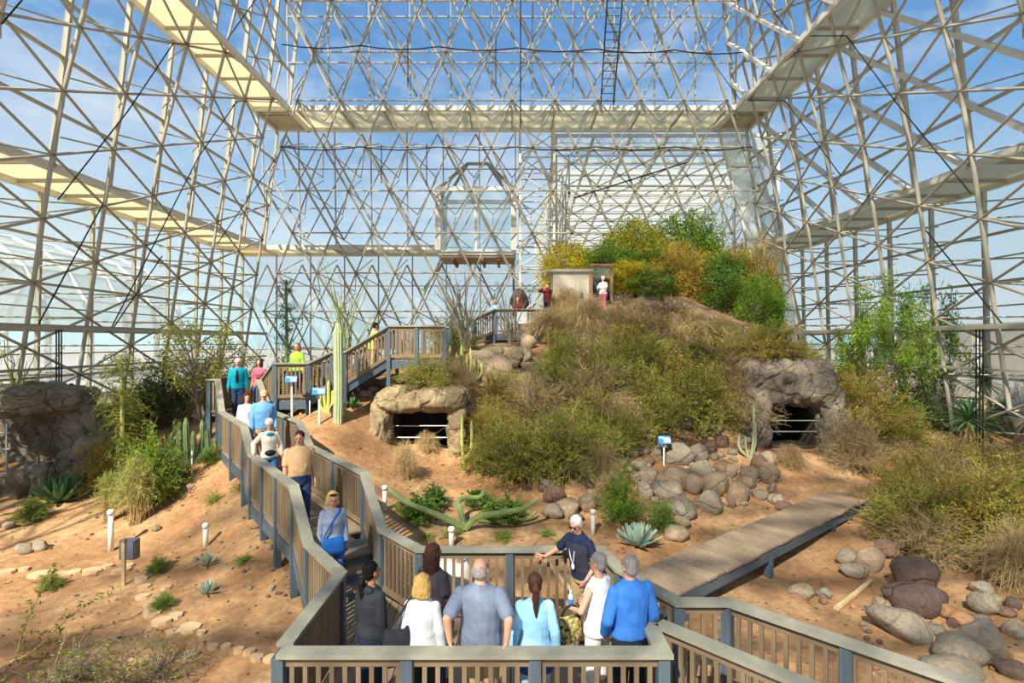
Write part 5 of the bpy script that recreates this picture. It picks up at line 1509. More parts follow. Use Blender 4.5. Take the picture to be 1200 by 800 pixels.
for k, c in CL.items():
    M('cloth_'+k, c, tuple(min(255, int(v*1.10+6)) for v in c), scale=9, rough=.85, bump=.35, bscale=9)

def ring_cap(p0, p1, r0, r1, n=10):
    p0, p1 = Vector(p0), Vector(p1); d = (p1-p0); L_ = d.length; d = d.normalized() if L_ > 1e-6 else Vector((0,0,1))
    a = d.cross(Vector((0,0,1)) if abs(d.z) < .9 else Vector((1,0,0))).normalized(); b = d.cross(a)
    st = [(-1,.02),(-.8,.6),(-.4,.92),(0,1)]
    R = [(p0+d*(r0*o), r0*k) for o, k in st] + [(p1+d*(-r1*o), r1*k) for o, k in reversed(st)]
    V = [c+(a*math.cos(2*math.pi*k/n)+b*math.sin(2*math.pi*k/n))*rr for c, rr in R for k in range(n)]
    F = [(i*n+k, i*n+(k+1) % n, (i+1)*n+(k+1) % n, (i+1)*n+k) for i in range(len(R)-1) for k in range(n)]
    F += [tuple(range(n-1,-1,-1)), tuple((len(R)-1)*n+k for k in range(n))]
    return V, F
def ell(c, r, n=12, m=8):
    V, F = [], []
    for i in range(m+1):
        th = math.pi*(i/m*.98+.01)
        for k in range(n):
            V.append((c[0]+r[0]*math.sin(th)*math.cos(2*math.pi*k/n), c[1]+r[1]*math.sin(th)*math.sin(2*math.pi*k/n), c[2]+r[2]*math.cos(th)))
    for i in range(m):
        for k in range(n): F.append((i*n+k, (i+1)*n+k, (i+1)*n+(k+1) % n, i*n+(k+1) % n))
    F += [tuple(range(n)), tuple(m*n+k for k in range(n-1,-1,-1))]
    return [Vector(v) for v in V], F
def loft(secs, n=16):
    """secs: (z, rx, ry, yc)"""
    V = [Vector((rx*math.cos(2*math.pi*k/n), yc+ry*math.sin(2*math.pi*k/n), z)) for z, rx, ry, yc in secs for k in range(n)]
    m = len(secs)
    F = [(i*n+k, i*n+(k+1) % n, (i+1)*n+(k+1) % n, (i+1)*n+k) for i in range(m-1) for k in range(n)]
    F += [tuple(range(n-1,-1,-1)), tuple((m-1)*n+k for k in range(n))]
    return V, F
TORSO_M = [(.84,.15,.105,0),(.95,.168,.118,-.005),(1.05,.158,.112,.005),(1.18,.168,.12,.008),(1.30,.188,.125,.005),(1.39,.188,.105,-.005),(1.445,.13,.08,-.012),(1.49,.062,.062,-.01)]
TORSO_F = [(.84,.16,.11,0),(.94,.174,.125,-.008),(1.05,.138,.10,.0),(1.17,.142,.108,.008),(1.27,.152,.122,.012),(1.37,.15,.095,-.002),(1.43,.105,.07,-.01),(1.475,.054,.055,-.01)]

def person(label, loc, face, h=1.72, fem=False, top='white', sleeve='long', bottom='jeans', leglen=1.0, shoes='brown', skin='skin', hair=('short','hair_brown'),
           la=None, ra=None, lean=0.0, twist=0.0, head=(0.0, 0.0), build=1.0, vox=.011, hem=.86, step=0.0, group=None, eyes=True, belly=0.0, vest=None, collar=False):
    s = h/1.75
    e = empty('person', loc, math.radians(face), label, 'person', group)
    e.scale = (s, s, s)
    # ---- pose transforms
    piv = Vector((0, 0, .95))
    RU = Matrix.Rotation(math.radians(twist), 3, 'Z') @ Matrix.Rotation(-math.radians(lean), 3, 'X')
    up = lambda p: piv + RU @ (Vector(p)-piv)
    def bend(V):   # blend so the waist stays continuous
        out = []
        for p in V:
            k = min(1, max(0, (p.z-.92)/.16))
            out.append(p.lerp(up(p), k))
        return out
    T = TORSO_F if fem else TORSO_M
    sx = .155 if fem else .185
    T = [(z, rx*build, ry*build*(1+belly*math.exp(-((z-1.08)/.12)**2)), yc+belly*.04*math.exp(-((z-1.08)/.12)**2)) for z, rx, ry, yc in T]
    sh = {-1: up((-sx*(.5+.5*build), -.01, 1.395)), 1: up((sx*(.5+.5*build), -.01, 1.395))}
    wr = {}; el = {}; hd = {}
    arm_t = {-1: la, 1: ra}
    for sd in (-1, 1):
        a = arm_t[sd]
        if a is None: a = ((sd*(sx+.075), .04, .86), (sd*.3, -.8, 0))
        W, pole = Vector(a[0]), Vector(a[1])
        S = sh[sd]; A, B = .285, .255
        d = W-S; D = min(d.length, A+B-.004); d.normalize(); W = S+d*D
        k = (A*A-B*B+D*D)/(2*D); hh = math.sqrt(max(0, A*A-k*k))
        pp = pole-d*pole.dot(d); pp.normalize()
        E = S+d*k+pp*hh
        el[sd], wr[sd] = E, W
        hd[sd] = (W-E).normalized() if len(a) < 3 else Vector(a[2]).normalized()
    hips = {sd: Vector((sd*.088*build, 0, .90)) for sd in (-1, 1)}
    foot = {-1: Vector((-.10, step, .07)), 1: Vector((.10, -step*.8, .07))}
    knee = {sd: hips[sd].lerp(foot[sd], .52)+Vector((0, .03+abs(step)*.25, 0)) for sd in (-1, 1)}
    # ---- body (skin), one continuous surface
    V, F = [], []
    def add(VF):
        n = len(V); V.extend(VF[0]); F.extend([tuple(i+n for i in f) for f in VF[1]])
    def addT(VF): add((bend(VF[0]), VF[1]))
    addT(loft(T))
    neck0, neck1 = up((0,-.012,1.45)), up((0,.01,1.56))
    add(ring_cap(neck0, neck1, .055 if fem else .062, .05 if fem else .056))
    # head in its own frame
    HC = up((0, .015, 1.635))
    RH = RU @ Matrix.Rotation(math.radians(head[0]), 3, 'Z') @ Matrix.Rotation(math.radians(head[1]), 3, 'X')
    hf = lambda VF: ([HC+RH @ v for v in VF[0]], VF[1])
    add(hf(ell((0,-.012,.02), (.074,.092,.098))))
    add(hf(ell((0,.022,-.045), (.056,.066,.07))))
    add(hf(ell((0,.058,-.088), (.03,.026,.022))))
    add(hf(ring_cap((0,.08,.01),(0,.102,-.028),.009,.014,8)))
    add(hf(ell((0,.062,.03), (.05,.026,.014))))
    for sd in (-1, 1):
        add(hf(ell((sd*.076,-.008,-.012), (.012,.022,.032))))
        S, E, W = sh[sd], el[sd], wr[sd]
        k = .92 if fem else 1.0
        add(ring_cap(S, E, .05*k*build, .039*k*build)); add(ring_cap(E, W, .04*k*build, .027*k))
        d = hd[sd]; nrm = Vector((sd, 0, 0)); nrm = (nrm-d*nrm.dot(d))
        if nrm.length < .2: nrm = Vector((0,0,1))-d*d.z
        nrm.normalize(); sp = d.cross(nrm).normalized()
        if sp.y < 0: sp = -sp
        kn = W+d*.085
        for q in (-.026,-.009,.009,.026): add(ring_cap(W+sp*q*.6, kn+sp*q, .015, .0125, 7))
        for q, ln in ((-.03,.055),(-.0105,.072),(.0105,.078),(.031,.07)):
            k0 = kn+sp*q; k1 = k0+d*ln*.5-nrm*.006+sp*q*.25; k2 = k1+d*ln*.42-nrm*.022+sp*q*.12
            add(ring_cap(k0, k1, .0092, .0085, 7)); add(ring_cap(k1, k2, .0085, .0072, 7))
        t0 = W+d*.03+sp*.02; t1 = W+d*.065+sp*.058-nrm*.008; t2 = t1+d*.035+sp*.01-nrm*.008
        add(ring_cap(t0, t1, .0135, .011, 7)); add(ring_cap(t1, t2, .0105, .0085, 7))
        add(ring_cap(hips[sd], knee[sd], .078*build, .05)); add(ring_cap(knee[sd], foot[sd], .05, .034))
        add(ring_cap(foot[sd]+Vector((0,0,-.02)), foot[sd]+Vector((sd*.01,.13,-.04)), .036, .028))
    remesh_obj('body', V, F, vox*.86, skin, e, 2)
    # ---- clothes
    def cpost(me):
        nv = len(me.vertices); co = np.empty(nv*3, np.float32); me.vertices.foreach_get('co', co); co = co.reshape(-1, 3)
        nn = np.empty(nv*3, np.float32); me.vertices.foreach_get('normal', nn); nn = nn.reshape(-1, 3)
        o_ = Vector((loc[0]*9, loc[1]*7, h*3))
        co += nn*np.array([.006+.011*(1-2*abs(noise.noise(Vector((p[0]*7, p[1]*7, p[2]*5))+o_)))*.6 for p in co])[:, None]
        me.vertices.foreach_set('co', co.ravel()); me.update()
    V, F = [], []
    g_ = .016
    lo = min(hem, T[0][0]+.02)
    secs = [(hem, T[1][1]+g_+.006, T[1][2]+g_+.006, T[1][3])] + [(z, rx+g_, ry+g_, yc) for z, rx, ry, yc in T if z > hem+.03 and z < 1.40]
    nk = T[-2]; secs += [(nk[0]+.004, nk[1]+.014, nk[2]+.016, nk[3]), (T[-1][0]-.012, T[-1][1]+.024, T[-1][2]+.02, T[-1][3])]
    addT(loft(secs))
    if collar: addT(loft([(T[-1][0]-.03, .082 if not fem else .07, .08, -.012), (T[-1][0]+.012, .074 if not fem else .064, .074, -.012)]))
    for sd in (-1, 1):
        S, E, W = sh[sd], el[sd], wr[sd]
        if sleeve == 'none':
            add(ring_cap(S+RU @ Vector((-sd*.05,0,.012)), S+RU @ Vector((-sd*.02,0,.0)), .06, .056)); continue
        k = (.93 if fem else 1.03)*build
        add(ring_cap(S, S.lerp(E, .72) if sleeve == 'short' else E, .060*k, .054*k if sleeve == 'short' else .052*k))
        if sleeve == 'short': add(ring_cap(S.lerp(E,.4), S.lerp(E,.74), .057*k, .058*k))
        if sleeve in ('long', 'roll'):
            add(ring_cap(E, E.lerp(W, .94 if sleeve == 'long' else .25), .052*k, .04*k if sleeve == 'long' else .052*k))
    shirt = remesh_obj('shirt', V, F, vox, 'cloth_'+top, e, 2, True, cpost)
    if vest:
        V, F = [], []
        vs = [(z, rx+.032, ry+.032, yc) for z, rx, ry, yc in T if .9 < z < 1.42]
        addT(loft(vs + [(1.445,.115,.085,-.02)])); remesh_obj('vest', V, F, vox, 'cloth_'+vest, e, 2)
    V, F = [], []
    add(loft([(.80,.15*build,.118*build,0),(.9,T[1][1]+.012,T[1][2]+.012,T[1][3]),(.985,T[2][1]+.014,T[2][2]+.013,T[2][3])]))
    for sd in (-1, 1):
        bot = knee[sd].lerp(foot[sd], .92 if leglen == 1 else leglen)
        add(ring_cap(hips[sd]+Vector((0,0,-.02)), knee[sd], .096*build, .066*build)); add(ring_cap(knee[sd], bot, .066*build, .056))
    trs = remesh_obj('trousers', V, F, vox, 'cloth_'+bottom, e, 2, True, cpost)
    V, F = [], []
    for sd in (-1, 1):
        f = foot[sd]
        add(ring_cap(f+Vector((0,-.035,-.028)), f+Vector((sd*.012,.15,-.036)), .044, .036)); add(ring_cap(f+Vector((0,-.01,.0)), f+Vector((0,.05,-.02)), .042, .04))
    remesh_obj('shoes', [Vector((v.x, v.y, max(v.z, 0.003))) for v in V], F, vox, 'cloth_'+shoes, e, 1)
    # ---- hair
    st, hm = hair
    V, F = [], []
    if st == 'bald':
        add(hf(ell((0,-.034,.0), (.081,.084,.088))))
    else:
        add(hf(ell((0,-.028,.036), (.086,.096,.098))))
        add(hf(ell((0,-.05,-.01), (.08,.066,.08))))
        if st in ('bob', 'long'):
            dz = -.12 if st == 'bob' else -.26
            secs = [(.09,.082,.07,-.035),(.02,.102,.088,-.04),(dz*.5,.114,.088,-.045),(dz,.118 if st == 'bob' else .1,.074,-.055),(dz-.03,.06,.035,-.06)]
            add(hf(loft(secs)))
        if st in ('pony', 'lowpony'):
            a = Vector((0,-.115,.05 if st == 'pony' else -.03)); pts = [a, a+Vector((0,-.035,-.05)), a+Vector((0,-.03,-.19)), a+Vector((.01,-.03,-.37))]
            rr = [.032,.044,.04,.016]
            for i in range(3): add(hf(ring_cap(pts[i], pts[i+1], rr[i], rr[i+1])))
        if st == 'fluffy':
            add(hf(ell((0,-.03,.04), (.095,.1,.1))))
    def hpost(me):
        nv = len(me.vertices); co = np.empty(nv*3, np.float32); me.vertices.foreach_get('co', co); co = co.reshape(-1, 3)
        nn = np.empty(nv*3, np.float32); me.vertices.foreach_get('normal', nn); nn = nn.reshape(-1, 3)
        amp = .018 if st == 'fluffy' else .012 if st in ('bob','long') else .008
        co += nn*np.array([amp*noise.noise(Vector((p[0]*48, p[1]*48, p[2]*16))) for p in co])[:, None]
        me.vertices.foreach_set('co', co.ravel()); me.update()
    remesh_obj('hair', V, F, vox*.8, hm, e, 1, True, hpost)
    if eyes:
        mb = MB()
        for sd in (-1, 1):
            v, f = hf(ell((sd*.03,.083,.004), (.012,.007,.008), 8, 6)); mb.add(v, f)
        me = bpy.data.meshes.new('eyes'); me.from_pydata([tuple(v) for v in mb.v], [], mb.f); me.materials.append(MATS['eye']); link(bpy.data.objects.new('eyes', me), e)
        v, f = hf(ell((0,.083,-.062), (.024,.008,.007), 8, 6))
        me = bpy.data.meshes.new('mouth'); me.from_pydata([tuple(p) for p in v], [], f); me.materials.append(MATS['lip']); link(bpy.data.objects.new('mouth', me), e)
    e['_h'] = 0
    del e['_h']
    W2 = lambda p: Vector(loc) + Matrix.Rotation(math.radians(face), 3, 'Z') @ (Vector(p)*s)
    e_info = dict(e=e, trousers=trs, shirt=shirt, HC=HC, RH=RH, hf=hf, up=up, wr=wr, el=el, sh=sh, W=W2, T=T, bend=bend, hd=hd)
    return e_info
def part_from(info, name, VF, mat, on='e'):
    me = bpy.data.meshes.new(name); me.from_pydata([tuple(v) for v in VF[0]], [], VF[1]); me.materials.append(MATS[mat])
    me.polygons.foreach_set('use_smooth', [True]*len(me.polygons))
    return link(bpy.data.objects.new(name, me), info['trousers'] if name == 'belt' else info['shirt'] if name in ('hood','lanyard','scarf','dark_shirt_front') else info[on])
def glasses(info, mat='black_rubber'):
    mb = MB()
    for sd in (-1, 1):
        v, f = info['hf'](ell((sd*.032,.092,.004), (.026,.006,.017), 10, 6)); mb.add(v, f)
        v, f = info['hf'](ring_cap((sd*.058,.085,.008), (sd*.078,0,.008), .003, .003, 5)); mb.add(v, f)
    v, f = info['hf'](ring_cap((-.01,.094,.008), (.01,.094,.008), .003, .003, 5)); mb.add(v, f)
    part_from(info, 'glasses', (mb.v, mb.f), mat)
def world_tube(name, label, cat, pts, r, mat, n=6):
    mb = MB(); mb.tube(curve(pts, 14), r, n); o = mb.build(name, mat); tag(o, label, cat); return o
def bag(name, label, c, size, rz, mat, strap_pts=None, strapm=None, tilt=0.0, sag=.12, extra=None):
    """soft bag: rounded, wider at the bottom"""
    e = empty(name, c, rz, label, 'bag')
    n = 18; V = []; secs = [(0,.72,.5),(.06,.95,.9),(.3,1.0,1.0),(.6,.92,.8),(.88,.82,.45),(1.0,.74,.2)]
    for t, a, b in secs:
        for k in range(n):
            an = 2*math.pi*k/n; cx, sy = math.cos(an), math.sin(an)
            V.append((size[0]/2*a*math.copysign(abs(cx)**.6, cx), size[1]/2*b*math.copysign(abs(sy)**.7, sy), size[2]*t - sag*size[2]*(1-cx*cx)*(t > .9)))
    m = len(secs)
    F = [(i*n+k, i*n+(k+1) % n, (i+1)*n+(k+1) % n, (i+1)*n+k) for i in range(m-1) for k in range(n)] + [tuple(range(n-1,-1,-1)), tuple((m-1)*n+k for k in range(n))]
    me = bpy.data.meshes.new('bag_body'); me.from_pydata(V, [], F); me.materials.append(MATS[mat]); me.polygons.foreach_set('use_smooth', [True]*len(me.polygons))
    link(bpy.data.objects.new('bag_body', me), e)
    if strap_pts:
        mb = MB(); R = Matrix.Rotation(-rz, 3, 'Z')
        mb.tube([R @ (Vector(p)-Vector(c)) for p in curve(strap_pts, 14)], .014, 6)
        me = bpy.data.meshes.new('strap'); me.from_pydata([tuple(v) for v in mb.v], [], mb.f); me.materials.append(MATS[strapm or mat]); link(bpy.data.objects.new('strap', me), e)
    return e
def bottle(label, c, tiltx=0.0):
    e = empty('water_bottle', c, 0, label, 'bottle'); e.rotation_euler = (tiltx, 0, 0)
    for nm, secs, mt in (('bottle_body', [(0,.028),(.01,.032),(.15,.032),(.18,.014),(.195,.012)], 'bottle_clear'), ('cap', [(.195,.015),(.215,.015)], 'sign_white'), ('label_band', [(.06,.0335),(.12,.0335)], 'sign_blue')):
        V, F = loft([(z, r, r, 0) for z, r in secs], 12)
        me = bpy.data.meshes.new(nm); me.from_pydata([tuple(v) for v in V], [], F); me.materials.append(MATS[mt]); link(bpy.data.objects.new(nm, me), e)
M('bottle_clear', (196,216,224), rough=.1)
M('pattern', (40,36,34), (214,196,120), scale=26, rough=.8, detail=1)

D = .9
# the tour group on the deck
p = person('woman in black hoodie with long dark ponytail at the deck corner', (-1.56,6.15,D), -38, 1.66, True, 'black', 'long', 'navy', 1, 'black', 'skin_tan', ('lowpony','hair_black'), head=(-8,5), hem=.80, build=1.06)
V, F = [], []
v, f = ell((0,-.07,1.45), (.12,.06,.05)); v = p['bend'](v)
part_from(p, 'hood', (v, f), 'cloth_black')
c = p['W'](p['wr'][1]); bottle('water bottle with blue label held by woman in black hoodie', (c.x+.03, c.y+.03, c.z-.14))
p = person('blonde woman in white top with black shoulder bag', (-.95,5.92,D), -8, 1.62, True, 'white', 'long', 'black', 1, 'black', 'skin', ('bob','hair_blonde'), head=(-12,0), hem=.86, build=.98)
sh = p['W'](p['sh'][-1])
bag('shoulder_bag', 'black shoulder bag hanging from the blonde woman', (sh.x-.12, sh.y-.10, D+.70), (.32,.16,.40), .35, 'cloth_black',
    [(sh.x-.24,sh.y-.1,D+1.04),(sh.x-.09,sh.y-.08,D+1.22),(sh.x+.0,sh.y-.0,D+1.345),(sh.x-.02,sh.y+.07,D+1.2),(sh.x-.03,sh.y-.08,D+1.04)])
p = person('brown haired woman in charcoal short sleeved top behind the blonde', (-.93,6.58,D), -30, 1.70, True, 'charcoal', 'short', 'darkjeans', 1, 'brown', 'skin_tan', ('long','hair_brown'), head=(-10,0))
p = person('big man in grey blue polo leaning back on the front rail', (-.33,5.83,D), -3, 1.83, False, 'greypolo', 'short', 'khaki', 1, 'brown', 'skin', ('bald','hair_grey'), build=1.12,
           la=((-.27,-.23,1.0),(-.5,-1,.0),(.25,-.5,-.25)), ra=((.27,-.23,1.0),(.5,-1,.0),(-.25,-.5,-.25)), head=(-10,2), lean=-2, belly=.15, collar=True)
part_from(p, 'watch', ell(tuple(p['wr'][-1]), (.04,.034,.016), 10, 6), 'black_rubber')
v, f = loft([(.955,.205,.15,0),(.99,.205,.15,0)]); part_from(p, 'belt', (v, f), 'cloth_black')
glasses(p)
p = person('woman in light blue blouse with long brown ponytail', (.24,5.86,D), 0, 1.65, True, 'ltblue', 'long', 'paleblue', 1, 'white', 'skin', ('pony','hair_brown'), hem=.86,
           la=((-.255,-.02,.86),(-.4,-.8,0)), ra=((.255,-.02,.86),(.4,-.8,0)), head=(2,2))
v, f = loft([(.70,.205,.15,-.02),(.78,.205,.155,-.02),(.90,.20,.15,-.015),(.985,.17,.13,-.005),(1.01,.158,.12,0)]); me_j = part_from(p, 'tied_jacket', (v, f), 'cloth_royal'); me_j['label'] = 'royal blue jacket tied round the waist'
v, f = ell((0,-.10,1.69), (.024,.02,.02), 8, 6); part_from(p, 'hair_tie', (v, f), 'black_rubber')
p = person('woman in white sleeveless top and white capri trousers', (.98,6.3,D), 48, 1.70, True, 'white', 'none', 'offwhite', .45, 'white', 'skin', ('short','hair_grey'), head=(8,-2), hem=.84,
           la=((-.17,.27,1.08),(-.6,-.5,-.4)), ra=((.16,.26,1.05),(.6,-.5,-.4)), build=1.04)
c = p['W'](p['wr'][-1])
bottle('water bottle with blue label held up by the woman in white', (c.x+.0, c.y+.02, c.z-.02))
sh = p['W'](p['sh'][-1])
bag('patterned_bag', 'yellow and black patterned tote on the arm of the woman in white', (c.x-.02, c.y-.0, D+.66), (.34,.14,.32), .5, 'pattern', [(c.x-.12,c.y,D+.93),(c.x-.06,c.y-.01,D+1.05),(c.x+.02,c.y-.02,D+1.09),(c.x+.08,c.y-.01,D+1.03),(c.x+.10,c.y,D+.93)], 'black_rubber') if 'pattern' in MATS else None
p = person('grey haired man in bright blue shirt and dark trousers', (1.27,5.98,D), 18, 1.79, False, 'blue', 'long', 'black', 1, 'black', 'skin', ('short','hair_grey'), head=(8,0), build=1.06, hem=.93, collar=True,
           la=((-.235,.12,.92),(-.5,-.8,0)), ra=((.245,.10,.90),(.5,-.8,0)))
v, f = loft([(.925,.20,.145,0),(.965,.20,.145,0)]); part_from(p, 'belt', (v, f), 'cloth_brown')
p = person('smiling white haired guide in navy shirt and dark vest', (.98,7.72,D), 128, 1.70, False, 'navy', 'short', 'khaki', 1, 'brown', 'skin', ('short','hair_white'), vest='vest', lean=10, collar=True,
           ra=((.54,.26,1.03),(.3,-.2,-1),(.9,.3,0)), la=((-.22,.14,.92),(-.6,-.7,0)), head=(16,-8))
glasses(p)
part_from(p, 'watch', ell(tuple(p['wr'][1]), (.036,.036,.014), 10, 6), 'black_rubber')
mb = MB(); mb.tube(curve([p['up']((-.07,.05,1.46)), p['up']((-.05,.15,1.3)), p['up']((0,.165,1.12)), p['up']((.05,.15,1.3)), p['up']((.07,.05,1.46))], 12), .008, 5); part_from(p, 'lanyard', (mb.v, mb.f), 'sign_white')
v, f = ell(tuple(p['up']((0,.172,1.08))), (.035,.008,.05), 8, 6); part_from(p, 'name_badge', (v, f), 'sign_white')
# people coming down the walkway
p = person('blonde woman with grey top and blue cross body bag on the steps', (-2.86,8.85,.98), 206, 1.62, True, 'greyblue', 'long', 'jeans', 1, 'brown', 'skin', ('bob','hair_blonde'), head=(0,-16), step=.08, vox=.013)
v, f = p['hf'](ell((0,.045,.10), (.075,.03,.018))); part_from(p, 'sunglasses', (v, f), 'black_rubber')
c = p['W']((.02,.17,.86)); s1 = p['W']((-.11,.06,1.43)); s2 = p['W']((-.16,-.12,1.40))
bag('cross_body_bag', 'bright blue cross body bag worn by the blonde woman on the steps', (c.x, c.y, .98+.68), (.38,.13,.28), math.radians(206), 'cloth_bagblue', [p['W']((.17,.12,1.0)), p['W']((.07,.17,1.22)), s1, s2, p['W']((.02,-.17,1.1)), p['W']((.20,-.02,.98))])
p = person('balding man in tan t-shirt and dark jeans on the lower landing', (-3.93,10.25,1.55), 214, 1.79, False, 'tan', 'short', 'darkjeans', 1, 'black', 'skin', ('short','hair_brown'), head=(-28,-8), step=.08, vox=.014, build=1.08, belly=.2, hem=.955)
v, f = loft([(.925,.205,.152,0),(.957,.205,.152,0)]); part_from(p, 'belt', (v, f), 'cloth_brown')
p = person('white haired woman in cream cardigan with waist pouch on the short steps', (-5.25,12.0,1.72), 214, 1.60, True, 'cream', 'long', 'jeans', 1, 'brown', 'skin', ('fluffy','hair_white'), head=(0,-22), step=.06, vox=.015,
           ra=((.36,.10,1.0),(.5,-.8,0)), la=((-.26,.1,.9),(-.5,-.8,0)))
v, f = ell((0,.135,.98), (.13,.06,.07)); part_from(p, 'waist_pouch', (v, f), 'cloth_black')
v, f = ell((0,.09,1.40), (.09,.05,.05)); part_from(p, 'scarf', (v, f), 'cloth_teal')
p = person('man in denim blue shirt and tan baseball cap on the middle landing', (-5.95,13.3,2.05), 212, 1.78, False, 'chambray', 'long', 'khaki', 1, 'brown', 'skin', ('short','hair_grey'), head=(-10,-18), vox=.016, build=1.1)
mb = MB(); v, f = p['hf'](ell((0,-.012,.055), (.088,.1,.075))); mb.add(v, f); v, f = p['hf'](ell((0,.10,.055), (.06,.075,.010))); mb.add(v, f); part_from(p, 'cap', (mb.v, mb.f), 'cloth_tan')
person('woman in pale denim jacket on the middle landing', (-6.72,14.05,2.05), 206, 1.63, True, 'denimwhite', 'long', 'jeans', 1, 'white', 'skin', ('bob','hair_brown'), head=(20,-12), vox=.017)
p = person('white haired person in open teal shirt at the top of the steps', (-8.0,16.2,2.8), 196, 1.70, False, 'teal', 'long', 'darkjeans', 1, 'brown', 'skin', ('fluffy','hair_white'), head=(-6,-10), vox=.018, step=.08)
v, f = ell((0,.085,1.2), (.07,.095,.24)); part_from(p, 'dark_shirt_front', (p['bend'](v), f), 'cloth_black')
person('person in pink top half hidden behind the teal shirt', (-7.75,17.0,2.85), 190, 1.60, True, 'pink', 'short', 'jeans', 1, 'brown', 'skin', ('bob','hair_brown'), vox=.02)
person('red haired person in bright green top behind the dark fence', (-6.35,16.4,3.35), 170, 1.6, True, 'green', 'long', 'navy', 1, 'brown', 'skin', ('bob','hair_red'), vox=.02)
person('dark haired person in yellow top climbing the hillside steps', (-4.35,17.35,3.95), -60, 1.65, True, 'yellow', 'short', 'khaki', 1, 'brown', 'skin_tan', ('short','hair_black'), vox=.02, lean=8)
person('person in maroon top behind the small top railing', (.25,24.1,5.33), 170, 1.6, True, 'maroon', 'long', 'navy', 1, 'brown', 'skin', ('bob','hair_red'), vox=.024, eyes=False)
person('fair haired person at the post of the small top railing', (-.75,24.2,5.33), 175, 1.5, True, 'paleblue', 'long', 'jeans', 1, 'brown', 'skin', ('short','hair_blonde'), vox=.024, eyes=False)
person('person in dark red top taking a photo before the hut', (1.62,25.4,5.95), 150, 1.7, False, 'maroon', 'long', 'navy', 1, 'brown', 'skin', ('short','hair_brown'), vox=.024, eyes=False,
       la=((-.1,.3,1.5),(-1,-.3,-.5)), ra=((.1,.3,1.5),(1,-.3,-.5)))
person('woman in white top and pink trousers at the hut door', (4.15,25.3,6.35), 140, 1.62, True, 'white', 'short', 'pink', 1, 'white', 'skin', ('fluffy','hair_white'), head=(0,-14), vox=.024, eyes=False,
       la=((-.12,.3,1.1),(-.8,-.5,-.4)), ra=((.12,.3,1.1),(.8,-.5,-.4)))
person('reddish haired person seated behind the twiggy shrubs beside the hut', (3.15,25.2,5.6), 150, 1.6, True, 'white', 'short', 'khaki', 1, 'brown', 'skin', ('bob','hair_red'), vox=.024, eyes=False)
# ---------------------------------------------------------------- hut, signs, pipes, cables
e = empty('hut', (3.2, 26.6, 6.2), label='small cream hut with open doorway on top of the hill', cat='hut')
dd = 26.2
X = lambda px, d=dd: (px-600)/FPX*d
Z = lambda py, d=dd: CZ-(py-400)/FPX*d
block('front_wall', e, ((X(648)+X(690))/2, dd, (Z(318)+Z(362))/2), (X(690)-X(648), .12, Z(318)-Z(362)), 'hut_wall')
block('window', e, (X(662), dd-.07, Z(336)), (X(676)-X(650), .04, Z(327)-Z(348)), 'concrete')
block('roof', e, ((X(644)+X(692))/2, dd+.8, Z(317)), (X(694)-X(640), 2.0, .12), 'hut_wall')
block('side_wall', e, (X(648)+.06, dd+.8, (Z(318)+Z(362))/2), (.12, 1.6, Z(318)-Z(362)), 'hut_wall')
block('door_post', e, (X(692), dd-.1, (Z(311)+Z(360))/2), (.16, .16, Z(311)-Z(360)), 'rust'); block('door_post', e, (X(716), dd-.1, (Z(311)+Z(360))/2), (.14, .14, Z(311)-Z(360)), 'baluster_wood')
block('lintel', e, (X(704), dd-.1, Z(311)), (X(719)-X(689), .18, .1), 'rust'); block('transom_bar', e, (X(704), dd-.1, Z(325)), (X(717)-X(692), .1, .07), 'rust')
block('glass_pane', e, (X(704), dd-.08, Z(318)), (X(714)-X(694), .02, Z(312)-Z(324)), 'glass_low'); block('door_back', e, (X(704), dd+1.5, Z(340)), (X(718)-X(690), .1, Z(312)-Z(362)), 'dark_glass')
# concrete edge running down from the hut
mb = MB(); A, B, C = at(780,350,23.5), at(800,350,22.8), at(874,383,20.2)
for p, q in ((A, B), (B, C)):
    mb.bar(p-Vector((0,0,.22)), q-Vector((0,0,.22)), .22, .44)
o = mb.build('retaining_wall', 'concrete'); tag(o, 'sloping concrete retaining wall between grove and thicket', 'wall')
mb = MB()
for p, q in ((A, B), (B, C)): mb.bar(p+Vector((0,0,.04)), q+Vector((0,0,.04)), .3, .07)
mb.build('coping', 'rust', o)

def sign(label, px, py, d, hpx, panel=(.36,.24), rz=0.0, mat='sign_blue'):
    x = (px-600)/FPX*d; zt = CZ-(py-400)/FPX*d; zb = H(x, d)-.03
    e = empty('sign', (x, d, zb), 0, label, 'sign')
    block('post', e, (x, d, (zb+zt)/2), (.045, .03, zt-zb), 'pvc')
    m = Matrix.Translation((x, d-.05, zt)) @ Matrix.Rotation(rz, 4, 'Z') @ Matrix.Rotation(math.radians(50), 4, 'X')
    place(unit_mesh('box', mat), 'panel', e, m @ Matrix.Diagonal((panel[0], panel[1], .02, 1)))
    place(unit_mesh('box', 'sign_white'), 'panel_picture', e, m @ Matrix.Translation((panel[0]*.2, -panel[1]*.05, .008)) @ Matrix.Diagonal((panel[0]*.5, panel[1]*.6, .01, 1)))
    place(unit_mesh('box', 'sign_white'), 'panel_heading', e, m @ Matrix.Translation((-panel[0]*.25, panel[1]*.28, .008)) @ Matrix.Diagonal((panel[0]*.35, panel[1]*.14, .01, 1)))
g = gp(778, 546)
sign('blue sign on a white post in front of the boulder pile', 778, 515, g.y, 30, (.36,.26))
sign('blue sign on a white post below the tall column cactus', 374, 458, 15.3, 24, (.34,.24), .3)
sign('blue sign on a post close to the dark fence', 342, 444, 15.3, 24, (.3,.22), .3)
sign('low blue sign on the soil beside the walkway rail', 378, 530, 13.6, 8, (.22,.14), .2)
